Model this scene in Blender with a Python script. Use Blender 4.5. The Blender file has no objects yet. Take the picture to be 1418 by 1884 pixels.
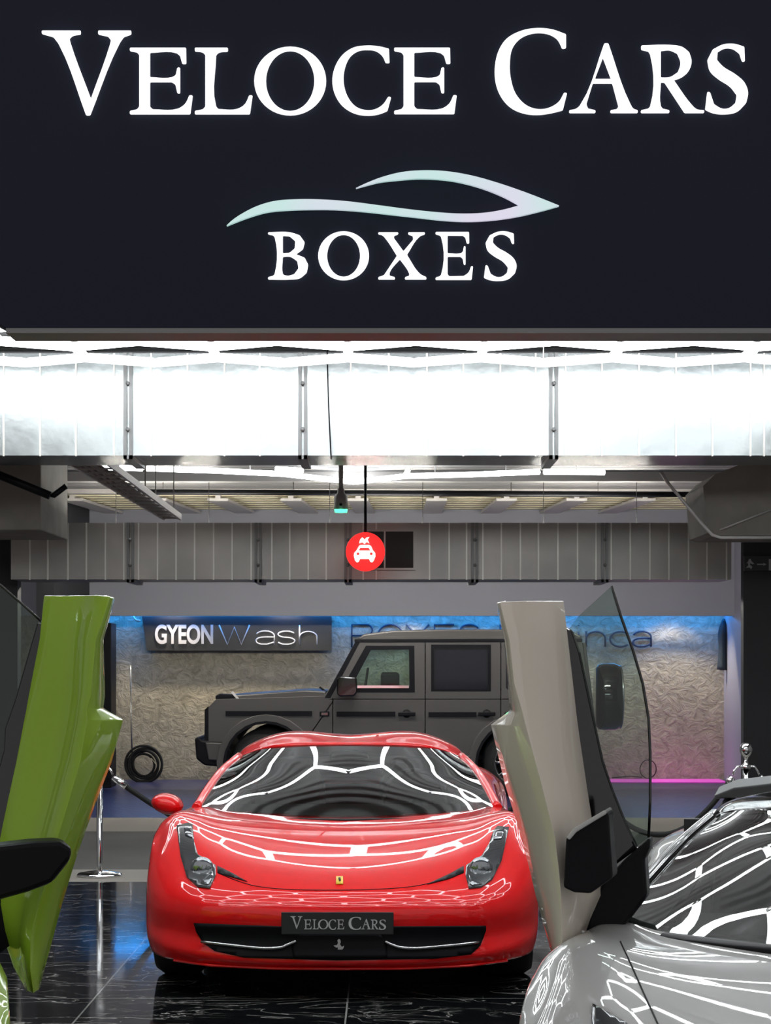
import bpy, bmesh, math, random
from mathutils import Vector, Matrix
from mathutils.bvhtree import BVHTree
random.seed(7)
sc = bpy.context.scene
COL = sc.collection
F, CX, HY, CH = 4000.0, 709.0, 1212.0, 1.58       # focal length in pixels, vanishing point, eye height

# ------------------------------------------------------------------ camera, world, exposure
cam = bpy.data.cameras.new('camera'); camo = bpy.data.objects.new('camera', cam); COL.objects.link(camo)
camo.location = (0, 0, CH); camo.rotation_euler = (math.pi/2, 0, 0)
cam.sensor_fit = 'VERTICAL'; cam.sensor_height = 36.0
cam.lens = F*36.0/1884.0
cam.shift_y = (HY-942.0)/1884.0
cam.clip_start = 0.05; cam.clip_end = 200
sc.camera = camo
w = bpy.data.worlds.new('world'); sc.world = w; w.use_nodes = True
w.node_tree.nodes['Background'].inputs[0].default_value = (0.67, 0.65, 0.65, 1)
w.node_tree.nodes['Background'].inputs[1].default_value = 0.75
sc.view_settings.view_transform = 'Standard'; sc.view_settings.look = 'None'
sc.view_settings.gamma = 1.0; sc.view_settings.use_curve_mapping = False
sc.view_settings.exposure = 0.0
TUBE = 14.0      # strength of hexagon tubes
LETTER = 1.2

# ------------------------------------------------------------------ helpers
def W(px, py, d): return Vector(((px-CX)/F*d, d, CH+(HY-py)/F*d))
def mat(name, col, rough=0.5, metal=0.0, coat=0.0, emit=None, es=0.0, trans=0.0, ior=1.5, noise=None, bump=None, spec=0.5, alpha=1.0):
    m = bpy.data.materials.new(name); m.use_nodes = True
    nt = m.node_tree; b = nt.nodes['Principled BSDF']
    b.inputs['Base Color'].default_value = (*col, 1); b.inputs['Roughness'].default_value = rough
    b.inputs['Metallic'].default_value = metal; b.inputs['Coat Weight'].default_value = coat
    b.inputs['Coat Roughness'].default_value = 0.02
    b.inputs['Transmission Weight'].default_value = trans; b.inputs['IOR'].default_value = ior
    b.inputs['Specular IOR Level'].default_value = spec
    if emit: b.inputs['Emission Color'].default_value = (*emit, 1); b.inputs['Emission Strength'].default_value = es
    b.inputs['Alpha'].default_value = alpha
    if noise or bump:
        tc = nt.nodes.new('ShaderNodeTexCoord')
    if noise:   # (scale, second colour, (lo, hi))
        n = nt.nodes.new('ShaderNodeTexNoise'); n.inputs['Scale'].default_value = noise[0]; n.inputs['Detail'].default_value = 6
        nt.links.new(tc.outputs['Object'], n.inputs['Vector'])
        r = nt.nodes.new('ShaderNodeValToRGB'); r.color_ramp.elements[0].color = (*col, 1); r.color_ramp.elements[1].color = (*noise[1], 1)
        r.color_ramp.elements[0].position, r.color_ramp.elements[1].position = noise[2]
        nt.links.new(n.outputs[0], r.inputs[0]); nt.links.new(r.outputs[0], b.inputs['Base Color'])
    if bump:    # (scale, strength, distance)
        n = nt.nodes.new('ShaderNodeTexNoise'); n.inputs['Scale'].default_value = bump[0]; n.inputs['Detail'].default_value = 5
        nt.links.new(tc.outputs['Object'], n.inputs['Vector'])
        bp = nt.nodes.new('ShaderNodeBump'); bp.inputs['Strength'].default_value = bump[1]; bp.inputs['Distance'].default_value = bump[2]
        nt.links.new(n.outputs[0], bp.inputs['Height']); nt.links.new(bp.outputs[0], b.inputs['Normal'])
    return m
def glassy(name, tint, mixf, rough=0.0, fres=1.5):
    "thin pane: tinted see-through with mirror reflection by Fresnel"
    m = bpy.data.materials.new(name); m.use_nodes = True; nt = m.node_tree; nt.nodes.clear()
    o = nt.nodes.new('ShaderNodeOutputMaterial'); mx = nt.nodes.new('ShaderNodeMixShader')
    t = nt.nodes.new('ShaderNodeBsdfTransparent'); t.inputs[0].default_value = (*tint, 1)
    g = nt.nodes.new('ShaderNodeBsdfGlossy'); g.inputs['Roughness'].default_value = rough
    f = nt.nodes.new('ShaderNodeFresnel'); f.inputs[0].default_value = fres
    a = nt.nodes.new('ShaderNodeMath'); a.operation = 'MULTIPLY'; a.inputs[1].default_value = mixf
    nt.links.new(f.outputs[0], a.inputs[0]); nt.links.new(a.outputs[0], mx.inputs[0])
    nt.links.new(t.outputs[0], mx.inputs[1]); nt.links.new(g.outputs[0], mx.inputs[2]); nt.links.new(mx.outputs[0], o.inputs[0])
    return m
def tag(o, label=None, cat=None, group=None, kind=None):
    for k, v in (('label', label), ('category', cat), ('group', group), ('kind', kind)):
        if v: o[k] = v
    return o
def link(name, me, m=None, parent=None):
    o = bpy.data.objects.new(name, me); COL.objects.link(o)
    if m: me.materials.clear(); me.materials.append(m)
    if parent: o.parent = parent
    return o
def empty(name, loc=(0,0,0), label=None, cat=None, group=None, rz=0):
    o = bpy.data.objects.new(name, None); COL.objects.link(o); o.location = loc; o.rotation_euler = (0,0,rz)
    o.empty_display_size = 0.1
    return tag(o, label, cat, group)
def copy_tree(o, parent=None):
    kids = list(o.children); c = o.copy(); COL.objects.link(c); c.parent = parent
    for k in kids: copy_tree(k, c)
    return c
class MB:
    def __init__(s): s.v = []; s.f = []; s.sm = []
    def add(s, vs, fs, smooth=False):
        n = len(s.v); s.v += [tuple(v) for v in vs]
        for f in fs: s.f.append([i+n for i in f]); s.sm.append(smooth)
        return s
    def box(s, a, b):
        x0,y0,z0 = [min(p,q) for p,q in zip(a,b)]; x1,y1,z1 = [max(p,q) for p,q in zip(a,b)]
        return s.add([(x0,y0,z0),(x1,y0,z0),(x1,y1,z0),(x0,y1,z0),(x0,y0,z1),(x1,y0,z1),(x1,y1,z1),(x0,y1,z1)],
              [(0,3,2,1),(4,5,6,7),(0,1,5,4),(1,2,6,5),(2,3,7,6),(3,0,4,7)])
    def tube(s, pts, r, seg=10, cap=True, flat=1.0, closed=False):
        pts = [Vector(p) for p in pts]; n = len(pts); vs = []; up = None
        rs = r if isinstance(r, (list, tuple)) else [r]*n
        for i, p in enumerate(pts):
            if closed: t = pts[(i+1) % n]-pts[i-1]
            else: t = (pts[min(i+1, n-1)]-pts[max(i-1, 0)])
            t.normalize()
            if up is None:
                up = Vector((0,0,1)) if abs(t.z) < .95 else Vector((1,0,0))
            a = t.cross(up).normalized(); b = a.cross(t).normalized(); up = b
            for k in range(seg):
                q = 2*math.pi*k/seg; vs.append(p+a*math.cos(q)*rs[i]+b*math.sin(q)*rs[i]*flat)
        fs = []
        m = n if closed else n-1
        for i in range(m):
            j = (i+1) % n
            for k in range(seg):
                l = (k+1) % seg; fs.append((i*seg+k, i*seg+l, j*seg+l, j*seg+k))
        s.add(vs, fs, True)
        if cap and not closed:
            s.f.append([len(s.v)-n*seg+k for k in range(seg)][::-1]); s.sm.append(False)
            s.f.append([len(s.v)-seg+k for k in range(seg)]); s.sm.append(False)
        return s
    def lathe(s, prof, c=(0,0,0), axis='Z', seg=32, caps=False):
        vs = []; c = Vector(c)
        for (r, h) in prof:
            for k in range(seg):
                q = 2*math.pi*k/seg; a, b = r*math.cos(q), r*math.sin(q)
                vs.append(c+Vector((a,b,h) if axis == 'Z' else ((h,a,b) if axis == 'X' else (a,h,b))))
        fs = []
        for i in range(len(prof)-1):
            for k in range(seg):
                l = (k+1) % seg; fs.append((i*seg+k, i*seg+l, (i+1)*seg+l, (i+1)*seg+k))
        return s.add(vs, fs, True)
    def prism(s, pts, off):
        "closed polygon of 3-D points pushed along off"
        n = len(pts); off = Vector(off); p2 = [Vector(p)+off for p in pts]
        return s.add(list(pts)+p2, [list(range(n)), list(range(n, 2*n))[::-1]]+[(i, (i+1) % n, n+(i+1) % n, n+i) for i in range(n)])
    def mesh(s, name='m', M=None):
        me = bpy.data.meshes.new(name); me.from_pydata(s.v, [], s.f); me.update()
        for p, q in zip(me.polygons, s.sm): p.use_smooth = q
        bm = bmesh.new(); bm.from_mesh(me); bmesh.ops.recalc_face_normals(bm, faces=bm.faces); bm.to_mesh(me); bm.free()
        if M: me.transform(M)
        return me
    def build(s, name, m, parent=None, bevel=0, M=None):
        o = link(name, s.mesh(name, M), m, parent)
        if bevel:
            b = o.modifiers.new('bevel', 'BEVEL'); b.width = bevel; b.segments = 2; b.limit_method = 'ANGLE'
        return o
def curve_mesh(polys, ext=0.01, bev=0.0, name='m'):
    "filled outlines (first outer, others holes) in x/z, front at -y"
    cu = bpy.data.curves.new('c', 'CURVE'); cu.dimensions = '2D'; cu.fill_mode = 'BOTH'; cu.extrude = ext; cu.bevel_depth = bev; cu.bevel_resolution = 1
    for pl in polys:
        sp = cu.splines.new('POLY'); sp.points.add(len(pl)-1); sp.use_cyclic_u = True
        for p, q in zip(sp.points, pl): p.co = (q[0], q[1], 0, 1)
    o = bpy.data.objects.new('tmp', cu); COL.objects.link(o)
    dg = bpy.context.evaluated_depsgraph_get(); me = bpy.data.meshes.new_from_object(o.evaluated_get(dg)); me.name = name
    bpy.data.objects.remove(o); bpy.data.curves.remove(cu)
    me.transform(Matrix.Rotation(math.pi/2, 4, 'X'))
    return me
def text_mesh(txt, offset=0.0, ext=0.01):
    cu = bpy.data.curves.new('t', 'FONT'); cu.body = txt; cu.extrude = ext; cu.offset = offset; cu.size = 1
    o = bpy.data.objects.new('tmp', cu); COL.objects.link(o)
    dg = bpy.context.evaluated_depsgraph_get(); me = bpy.data.meshes.new_from_object(o.evaluated_get(dg))
    bpy.data.objects.remove(o); bpy.data.curves.remove(cu)
    me.transform(Matrix.Rotation(math.pi/2, 4, 'X'))
    return me
def fit(me, x0, x1, z0, z1, y, dy=None):
    xs = [v.co.x for v in me.vertices]; zs = [v.co.z for v in me.vertices]; ys = [v.co.y for v in me.vertices]
    ax, bx, az, bz, ay, by = min(xs), max(xs), min(zs), max(zs), min(ys), max(ys)
    for v in me.vertices:
        v.co.x = x0+(v.co.x-ax)/(bx-ax)*(x1-x0); v.co.z = z0+(v.co.z-az)/(bz-az)*(z1-z0)
        v.co.y = y+((v.co.y-ay)/max(by-ay, 1e-6)*dy if dy else v.co.y-ay)
    me.update(); return me
def cr(p, t):
    "Catmull-Rom through list of Vectors, t in [0, n-1]"
    n = len(p); i = min(int(t), n-2); u = t-i
    a = p[i-1] if i > 0 else p[0]*2-p[1]; b = p[i]; c = p[i+1]; d = p[i+2] if i+2 < n else p[-1]*2-p[-2]
    return 0.5*((2*b)+(c-a)*u+(2*a-5*b+4*c-d)*u*u+(3*b-a-3*c+d)*u*u*u)
def grid_mb(rows, nr=6, nc=6, mirror=True, M=None, skip=None):
    R = []
    for r in rows:
        r = [Vector(q) for q in r]
        if mirror: r = [Vector((-q.x, q.y, q.z)) for q in r[:0:-1]]+r
        R.append(r)
    ncol = len(R[0]); nC = (ncol-1)*nc+1; nR = (len(R)-1)*nr+1
    dense = [[cr(r, j/nc) for j in range(nC)] for r in R]
    V = []
    for i in range(nR):
        for j in range(nC): V.append(cr([dense[k][j] for k in range(len(R))], i/nr))
    if M: V = [M @ v for v in V]
    fs = []
    for i in range(nR-1):
        for j in range(nC-1):
            f = (i*nC+j, i*nC+j+1, (i+1)*nC+j+1, (i+1)*nC+j)
            if skip and skip((V[f[0]]+V[f[2]])/2): continue
            fs.append(f)
    return MB().add(V, fs, True)
def solid(o, t, off=-1):
    m = o.modifiers.new('solid', 'SOLIDIFY'); m.thickness = t; m.offset = off; return o
CAMP = Vector((0, 0, CH))
def ray(bvh, px, py, dflt=None):
    d = (W(px, py, 1.0)-CAMP).normalized(); h, nrm, i, dist = bvh.ray_cast(CAMP, d)
    if h is None: return None, None
    if nrm.dot(d) > 0: nrm = -nrm
    return h, nrm
def patch(name, bvh, poly, m, parent, inv, off=0.004, thick=0.004, step=9):
    "raised panel that follows the body surface under a traced outline"
    bm = bmesh.new(); f = bm.faces.new([bm.verts.new((x, y, 0)) for x, y in poly])
    for ax in (0, 1):
        lo = min(p[ax] for p in poly); hi = max(p[ax] for p in poly); n = int((hi-lo)/step)
        for k in range(1, n+1):
            c = lo+(hi-lo)*k/(n+1); co = [0,0,0]; co[ax] = c; no = [0,0,0]; no[ax] = 1
            bmesh.ops.bisect_plane(bm, geom=bm.verts[:]+bm.edges[:]+bm.faces[:], plane_co=co, plane_no=no)
    last = None; cache = []
    for v in bm.verts:
        h, nr = ray(bvh, v.co.x, v.co.y)
        cache.append((v, h, nr))
    hits = [c for c in cache if c[1]]
    for v, h, nr in cache:
        if h is None:
            q = min(hits, key=lambda c: (c[0].co-v.co).length if c[0] is not v else 9e9); dd = q[1].y
            h = W(v.co.x, v.co.y, dd); nr = q[2]
        v.tag = True; v.normal = nr
        cache[cache.index((v, h, nr))] if False else None
        v_co = inv @ (h+nr*off); last = v_co
        cacheidx[v] = v_co
    for v, co in cacheidx.items(): v.co = co
    cacheidx.clear()
    bmesh.ops.recalc_face_normals(bm, faces=bm.faces)
    me = bpy.data.meshes.new(name); bm.to_mesh(me); bm.free()
    for p in me.polygons: p.use_smooth = True
    o = link(name, me, m, parent); solid(o, thick, 0); return o
cacheidx = {}

# ------------------------------------------------------------------ materials
M = {}
M['navy'] = mat('navy_panel', (0.011,0.014,0.029), 0.5, spec=0.2)
M['letter'] = mat('lit_letter', (0.9,0.9,0.9), 0.4, emit=(0.96,0.98,1.0), es=LETTER)
M['tube'] = mat('hex_tube', (0.9,0.9,0.9), 0.4, emit=(0.93,0.98,1.0), es=TUBE)
M['batten'] = mat('batten', (0.9,0.9,0.9), 0.4, emit=(1.0,0.96,0.88), es=110.0)
M['batten2'] = mat('batten_up', (0.9,0.9,0.9), 0.4, emit=(1.0,0.96,0.86), es=150.0)
M['conn'] = mat('connector', (0.75,0.75,0.75), 0.5)
M['galv'] = mat('galvanised', (0.28,0.30,0.305), 0.26, 0.95, noise=(1.2, (0.38,0.40,0.40), (0.3,0.75)), bump=(1.4, 0.35, 0.04))
M['galv2'] = mat('galvanised_dull', (0.27,0.26,0.25), 0.42, 0.7, noise=(1.6, (0.40,0.37,0.34), (0.3,0.75)), bump=(1.6, 0.3, 0.04))
M['darkmetal'] = mat('dark_metal', (0.05,0.05,0.052), 0.4, 0.3)
M['seam'] = mat('seam_highlight', (0.62,0.60,0.57), 0.4, 0.5)  # light caught on the seam ridges is put into this pale colour
M['flange'] = mat('flange', (0.22,0.22,0.22), 0.5, 0.6)
M['black'] = mat('black_plastic', (0.005,0.005,0.007), 0.45, spec=0.15)
M['gloss'] = mat('black_gloss', (0.004,0.004,0.005), 0.08, coat=0.5)
M['rubber'] = mat('rubber', (0.008,0.008,0.008), 0.75)
M['red'] = mat('red_paint', (0.80,0.004,0.006), 0.5, 0.0, coat=1.0, spec=0.15)
M['green'] = mat('green_paint', (0.31,0.50,0.03), 0.45, 0.0, coat=1.0, spec=0.15)
M['silver'] = mat('silver_paint', (0.46,0.47,0.46), 0.5, 0.0, coat=1.0, spec=0.2)
M['beige'] = mat('white_door_paint', (0.78,0.71,0.61), 0.45, 0.0, coat=1.0, spec=0.2)
M['satin'] = mat('satin_grey', (0.085,0.081,0.079), 0.36, 0.45)
M['chrome'] = mat('chrome', (0.85,0.85,0.86), 0.06, 1.0)
M['steel'] = mat('steel', (0.55,0.55,0.56), 0.25, 1.0)
M['glass'] = glassy('dark_glass', (0.50,0.56,0.54), 1.6, 0.0)
M['cglass'] = glassy('clear_glass', (0.72,0.80,0.76), 1.0)
M['sglass'] = glassy('tint_glass', (0.62,0.70,0.66), 1.5)
M['privacy'] = mat('privacy_glass', (0.008,0.009,0.014), 0.06)
M['lamp'] = mat('headlight_inner', (0.07,0.075,0.08), 0.18, 0.4, coat=1.0)
M['lens'] = mat('lens', (0.30,0.32,0.34), 0.08, 0.8, coat=1.0)
M['int'] = mat('interior', (0.035,0.036,0.036), 0.7)
M['int2'] = mat('interior_light', (0.10,0.10,0.095), 0.7)
M['concrete'] = mat('concrete', (0.20,0.185,0.165), 0.85, noise=(3.0, (0.27,0.25,0.225), (0.3,0.7)), bump=(6, 0.3, 0.02))
M['dark'] = mat('dark_wall', (0.022,0.022,0.026), 0.6)
M['darkceil'] = mat('ceiling_metal', (0.19,0.185,0.185), 0.6, 0.1)
M['yellow'] = mat('insulation', (0.66,0.60,0.42), 0.7, noise=(5, (0.74,0.69,0.52), (0.3,0.7)))
M['pale'] = mat('pale_steel', (0.55,0.53,0.52), 0.5, 0.2)
M['greybeam'] = mat('grey_beam', (0.34,0.32,0.31), 0.6, 0.2)
M['lintel'] = mat('lintel_paint', (0.33,0.335,0.39), 0.6)
M['signpanel'] = mat('sign_panel', (0.018,0.019,0.022), 0.35)
M['signgrey'] = mat('sign_grey', (0.42,0.42,0.44), 0.4)
M['signthin'] = mat('sign_thin', (0.22,0.22,0.24), 0.4)
M['walltext'] = mat('wall_text', (0.02,0.035,0.07), 0.5)
M['yellowbadge'] = mat('badge_yellow', (0.85,0.60,0.04), 0.3)
M['redsign'] = mat('red_lit', (0.8,0.02,0.02), 0.4, emit=(1.0,0.030,0.030), es=1.0)
M['whitelit'] = mat('white_lit', (0.9,0.9,0.9), 0.4, emit=(1,0.97,0.88), es=1.3)
M['greenled'] = mat('green_led', (0.1,0.8,0.4), 0.4, emit=(0.10,1.0,0.45), es=2.0)
M['blueled'] = mat('blue_led', (0.1,0.4,1.0), 0.4, emit=(0.02,0.32,1.0), es=30.0)
M['magled'] = mat('magenta_led', (0.8,0.1,0.7), 0.4, emit=(0.60,0.07,0.42), es=0.22)
M['washfloor'] = mat('wash_floor', (0.018,0.024,0.10), 0.30, noise=(3, (0.045,0.05,0.13), (0.35,0.7)), bump=(9, 0.5, 0.02))
M['greyfloor'] = mat('grey_floor', (0.10,0.097,0.092), 0.85, spec=0.1, noise=(0.8, (0.13,0.126,0.12), (0.3,0.7)))
M['beigefloor'] = mat('beige_floor', (0.30,0.28,0.25), 0.85, spec=0.1)
M['cloth'] = mat('dark_cloth', (0.02,0.035,0.05), 0.8)

def wallmat():
    m = mat('rough_plaster', (0.40,0.38,0.33), 0.8); nt = m.node_tree; b = nt.nodes['Principled BSDF']
    tc = nt.nodes.new('ShaderNodeTexCoord'); mp = nt.nodes.new('ShaderNodeMapping'); mp.inputs['Scale'].default_value = (1,1,1.2)
    nt.links.new(tc.outputs['Object'], mp.inputs[0])
    n = nt.nodes.new('ShaderNodeTexNoise'); n.inputs['Scale'].default_value = 7; n.inputs['Detail'].default_value = 8; n.inputs['Roughness'].default_value = 0.65
    n.inputs['Distortion'].default_value = 1.2
    nt.links.new(mp.outputs[0], n.inputs['Vector'])
    r = nt.nodes.new('ShaderNodeValToRGB'); r.color_ramp.elements[0].position = .3; r.color_ramp.elements[1].position = .62
    r.color_ramp.elements[0].color = (0.30,0.275,0.21,1); r.color_ramp.elements[1].color = (0.50,0.465,0.38,1)
    nt.links.new(n.outputs[0], r.inputs[0]); nt.links.new(r.outputs[0], b.inputs['Base Color'])
    bp = nt.nodes.new('ShaderNodeBump'); bp.inputs['Strength'].default_value = 1.0; bp.inputs['Distance'].default_value = 0.06
    nt.links.new(n.outputs[0], bp.inputs['Height']); nt.links.new(bp.outputs[0], b.inputs['Normal'])
    return m
M['plaster'] = wallmat()
def marble():
    m = mat('black_marble', (0.006,0.007,0.008), 0.07); nt = m.node_tree; b = nt.nodes['Principled BSDF']
    tc = nt.nodes.new('ShaderNodeTexCoord')
    def vein(scale, stretch, width, dist, rot):
        mp = nt.nodes.new('ShaderNodeMapping'); mp.inputs['Scale'].default_value = stretch; mp.inputs['Rotation'].default_value = (0,0,rot)
        nt.links.new(tc.outputs['Object'], mp.inputs[0])
        n = nt.nodes.new('ShaderNodeTexNoise'); n.inputs['Scale'].default_value = scale; n.inputs['Detail'].default_value = 5; n.inputs['Distortion'].default_value = dist
        nt.links.new(mp.outputs[0], n.inputs['Vector'])
        s = nt.nodes.new('ShaderNodeMath'); s.operation = 'SUBTRACT'; s.inputs[1].default_value = .5; nt.links.new(n.outputs[0], s.inputs[0])
        a = nt.nodes.new('ShaderNodeMath'); a.operation = 'ABSOLUTE'; nt.links.new(s.outputs[0], a.inputs[0])
        r = nt.nodes.new('ShaderNodeMapRange'); r.inputs[1].default_value = 0; r.inputs[2].default_value = width; r.inputs[3].default_value = 1; r.inputs[4].default_value = 0
        nt.links.new(a.outputs[0], r.inputs[0]); return r.outputs[0]
    v1 = vein(1.6, (.7,1.3,1), 0.007, 1.5, 0.2); v2 = vein(4.0, (0.7,1.2,1), 0.013, 1.2, -0.3)
    k = nt.nodes.new('ShaderNodeTexNoise'); k.inputs['Scale'].default_value = 1.1; nt.links.new(tc.outputs['Object'], k.inputs['Vector'])
    kr = nt.nodes.new('ShaderNodeMapRange'); kr.inputs[1].default_value = .45; kr.inputs[2].default_value = .62; nt.links.new(k.outputs[0], kr.inputs[0])
    mu = nt.nodes.new('ShaderNodeMath'); mu.operation = 'MULTIPLY'; nt.links.new(v2, mu.inputs[0]); nt.links.new(kr.outputs[0], mu.inputs[1])
    mu3 = nt.nodes.new('ShaderNodeMath'); mu3.operation = 'MAXIMUM'; nt.links.new(v1, mu3.inputs[0]); nt.links.new(mu.outputs[0], mu3.inputs[1])
    # grout
    sx = nt.nodes.new('ShaderNodeSeparateXYZ'); nt.links.new(tc.outputs['Object'], sx.inputs[0])
    def grout(out, period, phase):
        ad = nt.nodes.new('ShaderNodeMath'); ad.operation = 'ADD'; ad.inputs[1].default_value = phase; nt.links.new(out, ad.inputs[0])
        pp = nt.nodes.new('ShaderNodeMath'); pp.operation = 'PINGPONG'; pp.inputs[1].default_value = period/2; nt.links.new(ad.outputs[0], pp.inputs[0])
        lt = nt.nodes.new('ShaderNodeMath'); lt.operation = 'LESS_THAN'; lt.inputs[1].default_value = 0.004; nt.links.new(pp.outputs[0], lt.inputs[0]); return lt.outputs[0]
    g1 = grout(sx.outputs[0], 1.18, 1.355+11.8); g2 = grout(sx.outputs[1], 1.18, 0.5)
    g = nt.nodes.new('ShaderNodeMath'); g.operation = 'MAXIMUM'; nt.links.new(g1, g.inputs[0]); nt.links.new(g2, g.inputs[1])
    mx = nt.nodes.new('ShaderNodeMix'); mx.data_type = 'RGBA'; nt.links.new(mu3.outputs[0], mx.inputs[0])
    mx.inputs[6].default_value = (0.006,0.007,0.008,1); mx.inputs[7].default_value = (0.42,0.41,0.39,1)
    mx2 = nt.nodes.new('ShaderNodeMix'); mx2.data_type = 'RGBA'; nt.links.new(g.outputs[0], mx2.inputs[0]); nt.links.new(mx.outputs[2], mx2.inputs[6])
    mx2.inputs[7].default_value = (0.30,0.30,0.29,1)
    nt.links.new(mx2.outputs[2], b.inputs['Base Color'])
    # faint waviness of the polish
    n = nt.nodes.new('ShaderNodeTexNoise'); n.inputs['Scale'].default_value = 2.0; nt.links.new(tc.outputs['Object'], n.inputs['Vector'])
    bp = nt.nodes.new('ShaderNodeBump'); bp.inputs['Strength'].default_value = .10; bp.inputs['Distance'].default_value = .01
    nt.links.new(n.outputs[0], bp.inputs['Height']); nt.links.new(bp.outputs[0], b.inputs['Normal'])
    return m
M['marble'] = marble()
def deck():
    m = mat('corrugated_deck', (0.21,0.205,0.205), 0.5, 0.35); nt = m.node_tree; b = nt.nodes['Principled BSDF']
    tc = nt.nodes.new('ShaderNodeTexCoord'); wv = nt.nodes.new('ShaderNodeTexWave'); wv.bands_direction = 'Y'; wv.inputs['Scale'].default_value = 1.6
    nt.links.new(tc.outputs['Object'], wv.inputs['Vector'])
    bp = nt.nodes.new('ShaderNodeBump'); bp.inputs['Strength'].default_value = .6; bp.inputs['Distance'].default_value = .05
    nt.links.new(wv.outputs[0], bp.inputs['Height']); nt.links.new(bp.outputs[0], b.inputs['Normal']); return m
M['deck'] = deck()

# ------------------------------------------------------------------ setting
def struct(name, mb, m, bevel=0): return tag(mb.build(name, m, bevel=bevel), kind='structure')
ZC = 3.5; ZF = 4.05
struct('floor', MB().box((-6,-3,-0.05), (6,15.4,0)), M['marble'])
struct('floor.001', MB().box((-7,16.3,-0.05), (7,19.9,0)), M['greyfloor'])
struct('floor.002', MB().box((-7,21.6,-0.05), (7,28.4,0)), M['washfloor'])
struct('trim_1', MB().box((-7,15.4,-0.05), (7,16.3,0)), M['beigefloor'])
struct('trim_2', MB().box((-7,19.9,-0.05), (7,21.6,0)), M['beigefloor'])
mb = MB(); mb.box((-7,7.3,ZF), (7,17.6,ZF+.1)); mb.box((-7,17.5,ZC), (7,17.6,ZF)); mb.box((-7,17.6,ZC), (7,24.8,ZC+.1)); struct('ceiling', mb, M['deck'])
mb = MB(); mb.box((-7,24.8,ZC), (7,30,ZC+.1))
for k in range(14): mb.box((-7,24.9+k*.36,ZC-.03), (7,25.08+k*.36,ZC+.01))
struct('ceiling.001', mb, M['yellow'])
struct('wall_back', MB().box((-7,28.4,0), (7,28.6,2.75)), M['plaster'])
mb = MB(); mb.box((-7,27.55,2.125), (7,27.75,ZC)); struct('wall_back_upper', mb, M['lintel'])
# side walls of bay and hall
struct('wall_bay_right', MB().box((4.42,21.0,0), (4.62,28.4,ZC)), M['lintel'])
struct('wall_bay_left', MB().box((-3.95,24.6,0), (-3.75,28.4,ZC)), M['dark'])
struct('wall_right', MB().box((3.44,20.9,0), (7,21.05,2.75)), M['dark'])
struct('wall_left', MB().box((-7,21.4,0), (-3.62,21.6,2.75)), M['dark'])
struct('wall_right_side', MB().box((6.0,7,0), (6.1,21,ZF)), M['darkceil'])
struct('wall_left_side', MB().box((-6.1,7,0), (-6.0,21.4,ZF)), M['darkceil'])

# fascia sign
G = {}
def ell(cx, cy, rx, ry, n=48, p=1.0): return [(cx+rx*math.cos(2*math.pi*k/n), cy+ry*math.sin(2*math.pi*k/n)) for k in range(n)]
def sm(pts, c=1.3):
    "round gentle bends of a traced outline, cut sharp corners by c pixels"
    n = len(pts); P = [Vector((x, y)) for x, y in pts]; out = []
    soft = []
    for i in range(n):
        u = P[i]-P[i-1]; v = P[(i+1) % n]-P[i]
        soft.append(u.length > 0 and v.length > 0 and u.angle(v) < math.radians(36))
    for i in range(n):
        a, b, p, q = P[i], P[(i+1) % n], P[i-1], P[(i+2) % n]; L = (b-a).length; j = (i+1) % n
        ta = ((a-p).normalized()+(b-a).normalized()).normalized()*L if soft[i] else (b-a)
        tb = ((b-a).normalized()+(q-b).normalized()).normalized()*L if soft[j] else (b-a)
        lo = 0 if soft[i] else min(.3, c/max(L,1e-6)); hi = 1 if soft[j] else 1-min(.3, c/max(L,1e-6))
        m = 5 if (soft[i] or soft[j]) else 1
        for k in range(m+1):
            t = lo+(hi-lo)*k/m
            if k == m and soft[j]: continue
            h = a*(2*t**3-3*t*t+1)+ta*(t**3-2*t*t+t)+b*(3*t*t-2*t**3)+tb*(t**3-t*t); out.append((h.x, h.y))
    return out
def T1(p): return [(40+x*.4937, 20+y*.4932) for x, y in p]
def T2(p): return [(720+x*.4922, 20+y*.4922) for x, y in p]
def T3(p): return [(400+x*.4584, 290+y*.4587) for x, y in p]
V_ = [T1([(75,74),(220,74),(220,88),(190,94),(178,104),(182,120),(258,328),(328,130),(333,110),(322,96),(285,88),(285,74),(408,74),(408,88),(380,98),(364,122),(255,390),(240,390),(138,125),(118,98),(75,86)])]
E_ = [T1([(403,138),(612,138),(613,198),(598,198),(590,168),(575,157),(478,156),(478,248),(560,248),(574,240),(580,212),(590,212),(590,308),(580,308),(573,276),(560,266),(478,266),(478,358),(488,368),(580,366),(608,348),(625,315),(637,316),(628,386),(403,386),(403,374),(430,368),(438,358),(438,165),(430,155),(403,150)])]
L_ = [T1([(645,138),(768,138),(768,152),(735,156),(724,165),(724,355),(732,367),(800,367),(830,350),(848,315),(860,316),(850,386),(645,386),(645,374),(675,368),(684,358),(684,165),(675,156),(645,151)])]
O_ = [T1(ell(1000,262,134,128)), T1(ell(1000,262,90,112))]
Cs = [(1368,142),(1330,133),(1285,130),(1235,138),(1195,165),(1167,210),(1157,262),(1167,312),(1195,355),(1240,383),(1290,391),(1330,386),(1362,374),(1376,323),(1366,320),(1345,350),(1318,367),(1285,371),(1245,358),(1213,318),(1199,262),(1205,210),(1225,170),(1255,150),(1285,146),(1318,150),(1343,168),(1356,195),(1370,195)]
C_ = [T1(Cs)]
CB_ = [T2([(652,88),(600,70),(545,65),(485,75),(430,105),(400,150),(386,215),(392,280),(415,330),(450,365),(500,385),(550,389),(600,382),(640,372),(656,308),(645,306),(625,340),(590,362),(550,368),(505,354),(465,312),(446,255),(442,200),(452,140),(480,105),(515,88),(550,83),(590,89),(620,108),(638,142),(652,140)])]
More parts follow.
